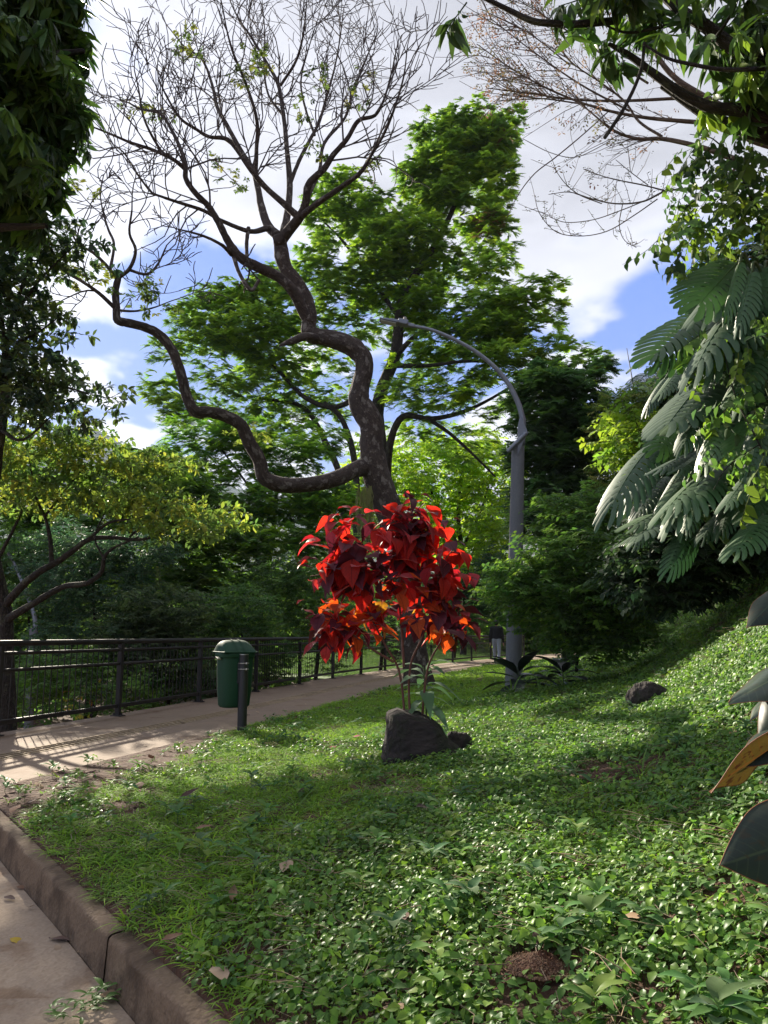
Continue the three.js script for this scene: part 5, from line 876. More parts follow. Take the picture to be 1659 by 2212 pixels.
  part('stem', tube([V(4.6, 1.3, -8.2), V(4.4, 2.2, -7.9), V(4.7, 3.0, -7.6), V(4.5, 4.0, -7.2)], [0.05, 0.045, 0.04, 0.03], 9, 5, 0.12), M.barkDark, t);
}
// ---------------------------------------------------------------- the dark tangle behind it and the vines over it
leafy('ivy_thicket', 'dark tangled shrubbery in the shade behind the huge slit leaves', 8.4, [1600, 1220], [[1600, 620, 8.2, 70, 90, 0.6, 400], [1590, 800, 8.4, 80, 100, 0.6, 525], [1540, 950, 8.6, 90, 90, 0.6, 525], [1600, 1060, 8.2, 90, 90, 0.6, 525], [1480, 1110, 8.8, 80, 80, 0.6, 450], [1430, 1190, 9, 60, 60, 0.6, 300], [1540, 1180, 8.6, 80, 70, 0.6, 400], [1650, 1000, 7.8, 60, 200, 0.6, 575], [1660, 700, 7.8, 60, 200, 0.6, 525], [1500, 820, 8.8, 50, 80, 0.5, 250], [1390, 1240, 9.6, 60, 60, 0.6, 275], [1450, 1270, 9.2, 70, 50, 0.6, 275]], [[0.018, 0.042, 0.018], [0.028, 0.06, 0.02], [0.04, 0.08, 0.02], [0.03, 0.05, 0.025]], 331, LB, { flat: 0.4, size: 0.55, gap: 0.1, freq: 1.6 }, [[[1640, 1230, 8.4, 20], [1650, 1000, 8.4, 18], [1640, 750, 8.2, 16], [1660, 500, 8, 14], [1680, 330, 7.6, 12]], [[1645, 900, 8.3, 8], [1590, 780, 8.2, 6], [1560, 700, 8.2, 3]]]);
const HEART = (() => { const r = rng(63); return [0, 1, 2].map(() => spray(r, { n: 7, len: 0.34, L: 0.10, W: 0.066, droop: 0.8, fold: 0.2, seg: 4, spread: 0.7, peak: 0.32, tip: 1.3, twig: 0.0035 })); })();
leafy('hanging_vine', 'hanging vine with ovate green leaves along the edge of the sky', 6.2, [1640, 560], [[1500, 290, 6.2, 30, 40, 0.3, 4], [1560, 300, 6.2, 50, 50, 0.3, 13], [1620, 320, 6, 50, 70, 0.3, 18], [1480, 420, 6.3, 40, 40, 0.3, 6], [1540, 420, 6.3, 60, 60, 0.3, 17], [1610, 430, 6.2, 50, 70, 0.3, 18], [1450, 500, 6.3, 36, 30, 0.3, 5], [1510, 510, 6.4, 50, 40, 0.3, 11], [1590, 520, 6.4, 60, 50, 0.3, 16], [1470, 555, 6.3, 26, 20, 0.2, 2], [1445, 575, 6.3, 14, 14, 0.2, 2], [1650, 400, 6.2, 40, 160, 0.3, 29], [1530, 350, 6.3, 30, 40, 0.3, 5], [1470, 340, 6.3, 20, 20, 0.2, 2]], [[0.03, 0.065, 0.02], [0.05, 0.10, 0.022], [0.09, 0.15, 0.022], [0.13, 0.20, 0.02]], 341, HEART, { flat: 0.3, droopAxis: 1.0, gap: 0.12, freq: 2.2, mat: M.leaf }, [[[1680, 620, 6.4, 8], [1640, 480, 6.3, 7], [1600, 380, 6.2, 5], [1540, 300, 6.2, 3], [1490, 290, 6.2, 1.6]], [[1600, 400, 6.2, 3], [1520, 420, 6.3, 2.4], [1460, 480, 6.3, 1.6], [1440, 560, 6.3, 1]]]);
leafy('creeper', 'light green creeper with heart-shaped leaves trailing over the huge slit leaves', 5.9, [1659, 1080], [[1560, 720, 5.9, 40, 26, 0.2, 5], [1600, 760, 5.9, 46, 40, 0.2, 7], [1540, 780, 5.9, 30, 20, 0.2, 2], [1580, 900, 5.8, 50, 30, 0.2, 5], [1640, 860, 5.7, 40, 60, 0.2, 7], [1560, 960, 5.8, 40, 20, 0.2, 3], [1620, 970, 5.7, 50, 26, 0.2, 5], [1560, 1040, 5.8, 30, 26, 0.2, 2], [1650, 1010, 5.6, 36, 36, 0.2, 5], [1520, 880, 5.9, 30, 30, 0.2, 2], [1640, 700, 5.8, 40, 40, 0.2, 5]], [[0.06, 0.12, 0.022], [0.09, 0.165, 0.02], [0.045, 0.09, 0.025], [0.12, 0.20, 0.02]], 342, HEART, { flat: 0.35, droopAxis: 0.9, gap: 0, size: 0.95, mat: M.leaf }, [[[1690, 1080, 5.8, 5], [1640, 960, 5.7, 4], [1590, 860, 5.8, 3], [1560, 740, 5.9, 2]], [[1640, 960, 5.7, 3], [1570, 1010, 5.8, 2], [1540, 1060, 5.8, 1.4]]]);

// ---------------------------------------------------------------- red-leaved shrub behind the boulder
{
  const r = rng(401), D = 6.35, base = at(885, 1525, D); base.y = lawnY(base.x, base.z);
  const t = thing('copperleaf_shrub', 'shrub of glowing red and purple drooping leaves behind the boulder', 'shrub', [base.x, base.y, base.z]);
  const geos = [0, 1, 2, 3, 4].map((k) => leaf(1, 0.70, 7, { peak: 0.34, fold: 0.16 + 0.06 * k, droop: 0.25 + 0.16 * k, wave: 0.035, tip: 1.35, heart: 0.45, seed: k * 2 }));
  const veins = tex(256, (x, y) => { const a = Math.abs(x - 0.5), q = Math.abs(((y * 8 - a * 7) % 1 + 1) % 1 - 0.5); const v = Math.max(sstep(0.03, 0.012, a), 0.7 * sstep(0.09, 0.03, 0.5 - q > 0.25 ? 0.5 - q : 0.3) * 0 + 0.6 * sstep(0.07, 0.02, Math.abs(q - 0.0))); const n = 0.8 + 0.35 * tnoise(x, y, 9, 4); return ramp(v * 0.45, [n, n, n], [0.55, 0.45, 0.45]); });
  const mk = (c, tr) => new THREE.MeshPhysicalMaterial({ color: new THREE.Color().setRGB(...c), map: veins, roughness: 1, specularIntensity: 0.2, transmission: tr, thickness: 0, clearcoat: 0.4, clearcoatRoughness: 0.40, side: THREE.DoubleSide });
  const mats = { red: mk([0.66, 0.028, 0.014], 0.72), crim: mk([0.42, 0.014, 0.022], 0.62), dark: mk([0.10, 0.014, 0.026], 0.40), orange: mk([0.70, 0.10, 0.012], 0.70), yellow: mk([0.70, 0.34, 0.03], 0.62), pink: mk([0.72, 0.05, 0.05], 0.72) };
  const stemMat = std({ color: new THREE.Color().setRGB(0.13, 0.05, 0.035), roughness: 0.8 });
  // heads: u, v, distance offset, reach down the stem (px), leaves, mix
  const heads = [[735, 1110, 0.1, 90, 17, 'u'], [700, 1175, 0.15, 70, 13, 'u'], [770, 1165, -0.1, 90, 16, 'u'], [690, 1215, 0.0, 60, 10, 'u'], [745, 1220, 0.15, 70, 12, 'u'], [885, 1075, 0.0, 60, 11, 'u'], [915, 1085, -0.1, 70, 9, 'u'], [850, 1110, 0.1, 60, 9, 'u'], [875, 1140, 0.2, 80, 10, 'u'], [960, 1140, 0.05, 80, 14, 'u'], [985, 1180, -0.1, 80, 12, 'u'], [945, 1190, 0.2, 70, 10, 'u'], [850, 1222, 0.15, 40, 6, 'd'], [685, 1310, 0.1, 45, 9, 'l'], [730, 1320, -0.05, 50, 10, 'l'], [705, 1375, 0.1, 45, 9, 'l'], [780, 1310, 0.1, 50, 10, 'l'], [800, 1355, -0.1, 40, 7, 'l'], [845, 1300, 0.15, 50, 9, 'o'], [890, 1275, 0.0, 50, 10, 'l'], [930, 1290, 0.1, 55, 11, 'l'], [905, 1325, -0.05, 50, 8, 'o'], [965, 1300, -0.1, 50, 10, 'l'], [1000, 1335, 0.05, 40, 9, 'd'], [955, 1360, 0.1, 45, 9, 'o'], [985, 1375, -0.1, 30, 6, 'o'], [760, 1255, 0.0, 50, 7, 'u'], [815, 1235, 0.1, 50, 6, 'u'], [825, 1170, 0.2, 40, 5, 'u'], [880, 1200, 0.1, 50, 7, 'u'], [935, 1245, 0.1, 50, 7, 'u'], [995, 1240, 0.05, 60, 8, 'u'], [830, 1330, 0.0, 40, 6, 'o'], [755, 1365, 0.1, 40, 6, 'l'], [870, 1345, -0.1, 40, 6, 'l'], [1015, 1300, 0.0, 40, 5, 'd'], [670, 1245, 0.0, 40, 5, 'u'], [660, 1335, 0.0, 40, 5, 'd'], [810, 1130, 0.1, 60, 6, 'u'], [825, 1200, -0.1, 60, 7, 'u'], [800, 1275, 0.0, 60, 7, 'u'], [850, 1260, 0.0, 50, 6, 'd'], [920, 1165, 0.1, 60, 7, 'u'], [715, 1265, 0.1, 50, 7, 'u'], [980, 1285, 0.1, 50, 6, 'd'], [800, 1145, -0.2, 60, 7, 'u'], [812, 1205, -0.2, 60, 8, 'u'], [822, 1265, -0.2, 60, 8, 'l'], [790, 1100, -0.1, 40, 5, 'u']];
  const nodes = [];
  for (const l of [[[878, 1520], [862, 1450], [830, 1390], [800, 1330], [775, 1270], [750, 1200]], [[872, 1440], [868, 1360], [862, 1280], [870, 1200], [885, 1130]], [[892, 1520], [886, 1440], [915, 1370], [935, 1300], [955, 1220]], [[850, 1430], [800, 1400], [760, 1370], [720, 1350]], [[905, 1520], [925, 1440], [950, 1390], [975, 1350]]]) { const q = l.map(([u, v]) => at(u, v, D + (r() - 0.5) * 0.1)); if (l[0][1] > 1500) q[0].y = base.y - 0.03; part('stem', tube(q, [0.011, 0.009, 0.007, 0.005], 7, 5), stemMat, t); const c = new THREE.CatmullRomCurve3(q); for (const s of [0.6, 0.75, 0.9]) nodes.push(c.getPoint(s)); }
  const pick = { u: ['red', 'red', 'dark', 'dark', 'crim', 'red', 'dark', 'pink', 'crim'], d: ['dark', 'dark', 'crim'], l: ['red', 'orange', 'orange', 'dark', 'red', 'crim', 'dark'], o: ['orange', 'red', 'yellow', 'red', 'dark', 'orange', 'crim'] };
  for (const [u, v, dz, px0, n0, kind] of heads) {
    const px = px0 * 2.4, n = Math.round(n0 * 1.5);
    const top = at(u, v, D + dz), nd = nodes.reduce((a, b) => b.distanceTo(top) < a.distanceTo(top) ? b : a), foot = nd.clone(), m = foot.clone().lerp(top, 0.5).add(V(-(top.x - foot.x) * 0.15, 0.02, 0));
    const c = new THREE.CatmullRomCurve3([foot, m, top]); part('stem', tube([foot, m, top], [0.006, 0.005, 0.0035], 6, 6), stemMat, t);
    const drop = px * PXM * D, L0 = c.getLength();
    for (let k = 0; k < n; k++) {
      const s = 1 - Math.pow(k / n, 0.9) * Math.min(0.75, drop / L0), p = c.getPoint(s).add(V((r() - 0.5) * 0.16, (r() - 0.5) * 0.12 - 0.10 * Math.pow(k / n, 2), (r() - 0.5) * 0.14)), a = k * 2.4 + r() * 0.7, o = V(Math.cos(a), 0.25 * (1 - k / n), Math.sin(a)).normalize(), pet = 0.035 + 0.035 * r();
      const b = p.clone().addScaledVector(o, pet), dir = o.clone().multiplyScalar(0.8).add(V((r() - 0.5) * 0.6, 0.1 - 1.25 * r() * (0.45 + 0.8 * k / n), (r() - 0.5) * 0.6)).normalize(), L = (kind === 'u' ? 0.19 : 0.165) * (0.75 + 0.5 * r()) * (k < 2 ? 0.6 : 1), key = pick[kind][Math.floor(r() * pick[kind].length)];
      const lf = part('leaf', geos[Math.floor(r() * 5)], mats[key], t); basis(dir, V(o.x * 0.3 + (r() - 0.5) * 1.1, 1, o.z * 0.3 + (r() - 0.5) * 1.1).normalize(), b.sub(t.position), L).decompose(lf.position, lf.quaternion, lf.scale);
    }
  }
  // the one bright pink drooping leaf on the left
  const pk = at(705, 1400, D - 0.1), lf = part('leaf', geos[1], mats.pink, t); basis(V(-0.1, -1, 0.1), V(-0.3, 0.2, 1), pk.sub(t.position), 0.13).decompose(lf.position, lf.quaternion, lf.scale);
}
// ---------------------------------------------------------------- small green plants
function rosette(name, label, cat, base, leaves, mat, L, W, stemH, seed, opt = {}) {
  const r = rng(seed), t = thing(name, label, cat, [base.x, base.y, base.z]), geos = [0, 1, 2].map((k) => leaf(1, W / L, 7, { peak: 0.45, fold: 0.25, droop: (opt.droop ?? 0.35) + 0.25 * k, wave: opt.wave ?? 0.06, tip: 1.15, seed: k * 3 }));
  if (stemH) part('stem', tube([base.clone().add(V(0, -0.03, 0)), base.clone().add(V(0.01, stemH * 0.5, 0)), base.clone().add(V(-0.01, stemH, 0))], [0.009, 0.008, 0.005], 7, 4), M.stalk, t);
  for (let k = 0; k < leaves; k++) { const a = k * 2.4 + r() * 0.6, e = opt.rise ?? 0.35, o = part('leaf', geos[k % 3], mat, t), h = stemH * (1 - 0.75 * Math.pow(k / leaves, 1.2)); const d = V(Math.cos(a), e * (1.2 - k / leaves * 1.4) + (r() - 0.5) * 0.2, Math.sin(a)).normalize(); basis(d, V(0, 1, 0), V(d.x * 0.02, h, d.z * 0.02), L * (0.7 + 0.45 * r())).decompose(o.position, o.quaternion, o.scale); }
  return t;
}
{
  const g1 = leafMat(0.35, 1.0, 0.30, new THREE.Color().setRGB(0.09, 0.19, 0.08)), dk = leafMat(0.10, 0.7, 0.3, new THREE.Color().setRGB(0.018, 0.03, 0.022));
  const b = at(925, 1530, 6.0); b.z -= 0.45; b.y = lawnY(b.x, b.z); rosette('green_seedling', 'green plant with long glossy leaves on a thin stem behind the boulder', 'plant', b, 24, g1, 0.27, 0.10, 0.70, 501, { rise: 0.8, droop: 1.2 });
  // strap-leaved dark plant at the lamp pole's foot
  const c = at(1120, 1460, 12.9); c.y = lawnY(c.x, c.z); const big = rosette('strap_leaved_plant', 'dark plant with broad leathery leaves at the foot of the lamp pole', 'plant', c, 15, dk, 0.85, 0.25, 0.35, 502, { rise: 0.9, wave: 0.02 });
  const c2 = at(1215, 1440, 12.4); c2.y = lawnY(c2.x, c2.z); rosette('strap_leaved_plant', 'second dark broad-leaved plant in the shade under the bush', 'plant', c2, 12, dk, 0.7, 0.2, 0.25, 503, { rise: 0.8, wave: 0.02 });
}
// ---------------------------------------------------------------- big leathery leaves reaching in close to the camera
function blade(W, { fold = 0.2, droop = 0.3, curl = 0.2, wave = 0.02, peak = 0.42, twist = 0, seed = 0 } = {}) {   // 1 long, arched across and along, ripples at the side veins
  const p = [], idx = [], uv = [], n = 26, m = 10, rim = [[], []];
  for (let k = 0; k <= n; k++) {
    const s = k / n, q = s < peak ? s / peak : 1 - (s - peak) / (1 - peak), w = W / 2 * Math.pow(Math.sin(q * Math.PI / 2), s < peak ? 0.8 : 1.05) + 0.001;
    for (let j = 0; j <= m; j++) {
      const t = j / m * 2 - 1, a = Math.abs(t), tw = twist * s, x0 = t * w, y0 = fold * a * w - curl * a * a * w * 1.2 + wave * a * Math.sin(s * 13 + seed + (t > 0 ? 1.3 : 0)) * W + 0.004 * a * (1 - a) * Math.sin((s * 15 - a * 2.2) * 6.2832);
      p.push(x0 * Math.cos(tw) - y0 * Math.sin(tw), x0 * Math.sin(tw) + y0 * Math.cos(tw) - droop * s * s * 0.5, s * (1 - 0.08 * droop * s)); uv.push(0.5 + x0 / W, s);
      if (j === 0 || j === m) rim[j ? 1 : 0].push(V(p[p.length - 3], p[p.length - 2], p[p.length - 1]));
      if (k && j) { const b = k * (m + 1) + j; idx.push(b, b - 1, b - m - 2, b, b - m - 2, b - m - 1); }
    }
  }
  return [mesh(p, idx, uv), rim];
}
{
  const t = thing('rubber_plant', 'plant with big dark leathery orange-edged leaves close at the edge of view', 'plant', [1.6, 0.45, -2.0]);
  const skin = (lo, hi, spot, vein, amt) => tex(512, (x, y) => { const a = Math.abs(x - 0.5) * 2, f = ((y * 15 - a * 2.2) % 1 + 1) % 1, v = Math.max(sstep(0.035, 0.012, a), 0.55 * sstep(0.10, 0.02, Math.abs(f - 0.5)) * (1 - a * 0.5)), n = tnoise(x, y, 7, 5), s = sstep(0.60, 0.66, tnoise(x + 0.4, y, 17, 4)) * amt; return ramp(s, ramp(v, ramp(n, lo, hi), vein), spot); });
  const mk = (map, tr, coat, cr) => new THREE.MeshPhysicalMaterial({ map, roughness: 1, specularIntensity: 0.2, transmission: tr, thickness: 0, clearcoat: coat, clearcoatRoughness: cr, side: THREE.DoubleSide });
  const dark = mk(skin([0.10, 0.14, 0.12], [0.16, 0.21, 0.17], [0.20, 0.16, 0.10], [0.20, 0.25, 0.18], 0.5), 0.08, 0.3, 0.36), grey = mk(skin([0.17, 0.23, 0.18], [0.25, 0.31, 0.24], [0.26, 0.22, 0.14], [0.33, 0.38, 0.28], 0.4), 0.12, 0.9, 0.30), rust = mk(skin([0.24, 0.19, 0.08], [0.38, 0.30, 0.11], [0.20, 0.09, 0.05], [0.40, 0.24, 0.10], 0.85), 0.26, 0.35, 0.45);
  const edge = std({ color: new THREE.Color().setRGB(0.22, 0.075, 0.03), roughness: 0.7 });
  const put = (u0, v0, d0, u1, v1, d1, w, mat, n, opt) => {
    const a = at(u0, v0, d0), b = at(u1, v1, d1), ax = b.clone().sub(a), L = ax.length(), [g, rim] = blade(w, opt), o = part('leaf', g, mat, t); basis(ax, V(...n), a.clone().sub(t.position), L).decompose(o.position, o.quaternion, o.scale);
    const rg = new GB(); for (const l of rim) stick(rg, l, 0.0028, 0.0022, 5); const e = part('leaf_edge', rg.geo(false), edge, o); e.position.set(0, 0, 0);
    part('leaf_stalk', tube([a.clone().addScaledVector(ax, 0.03), a.clone().addScaledVector(ax, -0.2).add(V(0.02, -0.02, 0)), a.clone().add(V(0.2, -0.25, -0.02))], [0.006, 0.008, 0.010], 7, 4), M.stalk, t);
  };
  put(1745, 1235, 2.05, 1608, 1340, 1.95, 0.44, dark, [-0.35, 0.75, 0.55], { fold: 0.1, droop: 0.2, curl: 0.45, wave: 0.03 });
  put(1800, 1405, 2.0, 1572, 1502, 1.85, 0.36, grey, [-0.05, 0.9, 0.4], { fold: 0.15, droop: 0.12, curl: 0.5, wave: 0.035, seed: 2 });
  put(1720, 1440, 2.15, 1604, 1540, 2.05, 0.40, grey, [-0.75, 0.6, 0.1], { fold: 0.1, droop: 0.2, curl: 0.3, wave: 0.03, seed: 4 });
  put(1770, 1430, 1.9, 1632, 1575, 1.8, 0.46, dark, [-0.6, 0.45, 0.65], { fold: 0.1, droop: 0.3, curl: 0.5, wave: 0.03, seed: 1 });
  put(1790, 1545, 1.85, 1512, 1690, 1.65, 0.42, rust, [0.25, 0.72, -0.62], { fold: 0.35, droop: 0.10, curl: 0.25, wave: 0.03, twist: 0.35, seed: 3 });
  put(1800, 1500, 1.9, 1575, 1640, 1.72, 0.32, dark, [-0.35, 0.85, 0.35], { fold: 0.2, droop: 0.15, curl: 0.5, wave: 0.03, seed: 6 });
  put(1880, 1765, 1.55, 1564, 1862, 1.40, 0.46, dark, [0.0, 0.55, 0.83], { fold: 0.05, droop: 0.08, curl: 0.35, wave: 0.02, seed: 5 });
  part('stem', tube([V(1.62, 0.3, -2.05), V(1.58, 0.7, -2.0), V(1.6, 1.1, -1.98), V(1.62, 1.45, -2.0)], [0.016, 0.015, 0.013, 0.01], 8, 4), M.stalk, t);
}

// ---------------------------------------------------------------- ground cover and grass
const holes = [[at(1165, 2070, 2.45), 0.17], [at(470, 1760, 4.6), 0], [RK, 0]];
{
  const r = rng(601);
  const cover = [0, 1, 2, 3].map(() => { const gb = new GB(); for (let k = 0; k < 8; k++) { const a = k * 2.4 + r(), q = 0.012 + 0.05 * Math.sqrt(r()), h = 0.022 + 0.055 * r(), d = V(Math.cos(a), -0.05 + (r() - 0.5) * 0.7, Math.sin(a)).normalize(), L = 0.030 + 0.024 * r(), tn = 0.75 + 0.5 * r(); const p = V(Math.cos(a) * q, h, Math.sin(a) * q); gb.add(leaf(L, L * 0.72, 4, { peak: 0.30, fold: 0.25, droop: 0.3 + r() * 0.6, heart: 0.4, tip: 1.15, wave: 0.02 }), basis(d, V((r() - 0.5) * 1.0, 1, (r() - 0.5) * 1.0).normalize(), p), [tn, tn, tn]); if (k % 2) stick(gb, [V(p.x * 0.4, 0, p.z * 0.4), p], 0.0012, 0.001, 3, [0.9, 0.7, 0.5]); } return gb.geo(); });
  const blades = [0, 1, 2].map(() => { const gb = new GB(); for (let k = 0; k < 9; k++) { const a = r() * 6.28, q = 0.035 * Math.sqrt(r()), L = 0.055 + 0.06 * r(), tn = 0.8 + 0.45 * r(); gb.add(leaf(L, 0.0075 + 0.004 * r(), 4, { peak: 0.35, fold: 0.4, droop: 0.9 + 0.8 * r(), tip: 0.9 }), basis(V(Math.cos(a) * 0.55, 0.9, Math.sin(a) * 0.55), V(-Math.cos(a), 0.6, -Math.sin(a)), V(Math.cos(a) * q, 0, Math.sin(a) * q)), [tn, tn, tn * 0.9]); } return gb.geo(); });
  const ci = [], gi = [], mound = at(1165, 2070, 2.45);
  const grassy = (x, z, d) => { const n = fbm(x * 0.8 + 4, z * 0.8, 3), rel = sstep(5.6, 2.0, d) * 1.05 + (n - 0.5) * 1.6; return clamp(rel + 0.12); };
  const bare = (x, z) => { const k = kerbDist(x, z), d = (x - smoothEdge(z)); let b = fbm(x * 1.7 + 7, z * 1.7 + 2, 3); let v = sstep(0.62, 0.70, b) * 0.7; v = Math.max(v, sstep(0.26, 0.10, k) * 0.6 * (fbm(x * 4, z * 4 + 3, 2) > 0.42 ? 1 : 0.35)); { const wd = mix(0.35, 1.25, sstep(-9.5, -6.2, z)); if (z > -10) v = Math.max(v, 0.97 * sstep(wd, wd * 0.6, d + (fbm(x * 3, z * 3, 2) - 0.5) * 0.7)); } if (Math.hypot(x - mound.x, z - mound.z) < 0.09) v = 1; if (Math.hypot((x - RK.x - 0.02) / 0.34, (z - RK.z) / 0.19) < 1) v = 1; return v; };
  let x0, z;
  for (z = 0.2; z > -34;) {
    const far = -z, step = far < 4 ? 0.037 : far < 8 ? 0.046 : far < 14 ? 0.075 : 0.14, w = far < 14 ? far * 0.62 + 1.2 : far * 0.55;
    for (let x = -w; x < w; x += step) {
      const px = x + (r() - 0.5) * step * 1.6, pz = z + (r() - 0.5) * step * 1.6, d = px - smoothEdge(pz), k = kerbDist(px, pz);
      if (d < -0.02 || k < 0.05 + 0.08 * vnoise(px * 5, pz * 5) || d > 9.5) continue; if (r() < bare(px, pz)) continue;
      const y = lawnY(px, pz) - 0.005, sc = step / 0.05, size = 0.80 * Math.pow(sc, 0.6) * (0.75 + 0.5 * r()), nx = (lawnY(px + 0.1, pz) - lawnY(px - 0.1, pz)) / 0.2, nz = (lawnY(px, pz + 0.1) - lawnY(px, pz - 0.1)) / 0.2, up = V(-nx, 1, -nz).normalize();
      const a = r() * 6.28, dir = V(Math.cos(a), 0, Math.sin(a)), gy = grassy(px, pz, d), m = basis(dir, up, V(px, y, pz), V(size, size * (0.7 + 0.6 * r()), size)), m2 = new THREE.Matrix4();
      // keep the plant's own upright along the slope's normal
      const xx = new THREE.Vector3().crossVectors(up, dir).normalize(), zz = new THREE.Vector3().crossVectors(xx, up); m2.makeBasis(xx, up, zz).scale(V(size, size * (0.75 + 0.5 * r()), size)); m2.setPosition(px, y, pz);
      if (r() < gy) gi.push([m2, tint(r, [[0.19, 0.36, 0.02], [0.24, 0.41, 0.02], [0.14, 0.29, 0.02]]), Math.floor(r() * 3)]); else ci.push([m2, tint(r, [[0.11, 0.24, 0.035], [0.15, 0.30, 0.035], [0.085, 0.19, 0.035], [0.20, 0.35, 0.035]]), Math.floor(r() * 4)]);
    }
    z -= step;
  }
  // odd weeds, dry stalks and bits of straw among the rest
  const weeds = [0, 1].map(() => { const gb = new GB(); for (let k = 0; k < 6; k++) { const a = k * 1.05 + r() * 0.5, L = 0.06 + 0.04 * r(); gb.add(leaf(L, L * 0.42, 5, { peak: 0.5, fold: 0.3, droop: 0.5 + 0.5 * r(), wave: 0.04 }), basis(V(Math.cos(a), 0.35 + 0.5 * r(), Math.sin(a)), V(0, 1, 0), V(0, 0.02 + 0.05 * r(), 0)), [0.8 + 0.4 * r(), 1, 0.9]); } stick(gb, [V(0, 0, 0), V(0.004, 0.06, 0)], 0.002, 0.0015, 3); return gb.geo(); });
  const straw = [0, 1].map(() => { const gb = new GB(); for (let k = 0; k < 3; k++) { const a = r() * 6.28, q = V((r() - 0.5) * 0.08, 0.01 + 0.03 * r(), (r() - 0.5) * 0.08), L = 0.06 + 0.1 * r(); stick(gb, [q, q.clone().add(V(Math.cos(a) * L * 0.5, 0.02 * r(), Math.sin(a) * L * 0.5)), q.clone().add(V(Math.cos(a + 0.3) * L, 0.015, Math.sin(a + 0.3) * L))], 0.0013, 0.0009, 3); } return gb.geo(); });
  const wi = [], si = []; for (let k = 0; k < 2600; k++) { const pz = -1.6 - 9 * Math.pow(r(), 1.3), px = (r() - 0.45) * (2.2 - pz * 1.1), d = px - smoothEdge(pz); if (d < 0.1 || kerbDist(px, pz) < 0.12) continue; const m = basis(V(Math.cos(k), 0, Math.sin(k)), V(0, 1, 0), V(px, lawnY(px, pz), pz), 0.7 + 0.7 * r()); if (k % 4 === 0) wi.push([m, tint(r, [[0.10, 0.22, 0.05], [0.14, 0.26, 0.04], [0.08, 0.17, 0.06]]), k % 8 ? 1 : 0]); else si.push([m, tint(r, [[0.22, 0.15, 0.08], [0.30, 0.22, 0.12], [0.14, 0.09, 0.05]]), k % 2]); }
  console.log('cover', ci.length, 'grass', gi.length);
  const o = new THREE.Group(); o.name = 'ground_cover'; o.userData.kind = 'stuff'; scene.add(o); scatter('creeping_leaves', cover, leafMat(0.50, 0.34, 0.36), ci, o); scatter('weed_leaves', weeds, leafMat(0.45, 0.18, 0.4), wi, o); scatter('straw', straw, M.dead, si, o);
  const g = new THREE.Group(); g.name = 'grass'; g.userData.kind = 'stuff'; scene.add(g); scatter('grass_blades', blades, leafMat(0.55, 0.10, 0.4), gi, g);
  // far lit lawn beyond the railing
  const fl = []; for (let k = 0; k < 9000; k++) { const zz = -27 - 26 * r(), e = smoothEdge(zz) - 2.8, x = e - 0.2 - 10 * r(); fl.push([new THREE.Matrix4().makeScale(2.4, 2.0, 2.4).setPosition(x, -0.35 + 0.10 * (e - x) * 0.5, zz), tint(r, [[0.15, 0.29, 0.03], [0.12, 0.24, 0.03]]), k % 3]); }
  const pl = [], pi = []; for (let j = 0; j <= 20; j++) for (let i = 0; i <= 8; i++) { const zz = -26 - 28 * j / 20, e = smoothEdge(zz) - 2.75, x = e - 11 * i / 8; pl.push(x, -0.37 + 0.05 * (e - x), zz); if (i && j) { const q = j * 9 + i; pi.push(q, q - 9, q - 10, q, q - 10, q - 1); } }
  struct('far_lawn', mesh(pl, pi.slice().reverse()), std({ color: new THREE.Color().setRGB(0.08, 0.14, 0.03), roughness: 1 }));
  const fg = new THREE.Group(); fg.name = 'far_grass'; fg.userData.kind = 'stuff'; scene.add(fg); scatter('far_grass_blades', blades, leafMat(0.5, 0.1, 0.4), fl, fg);
}
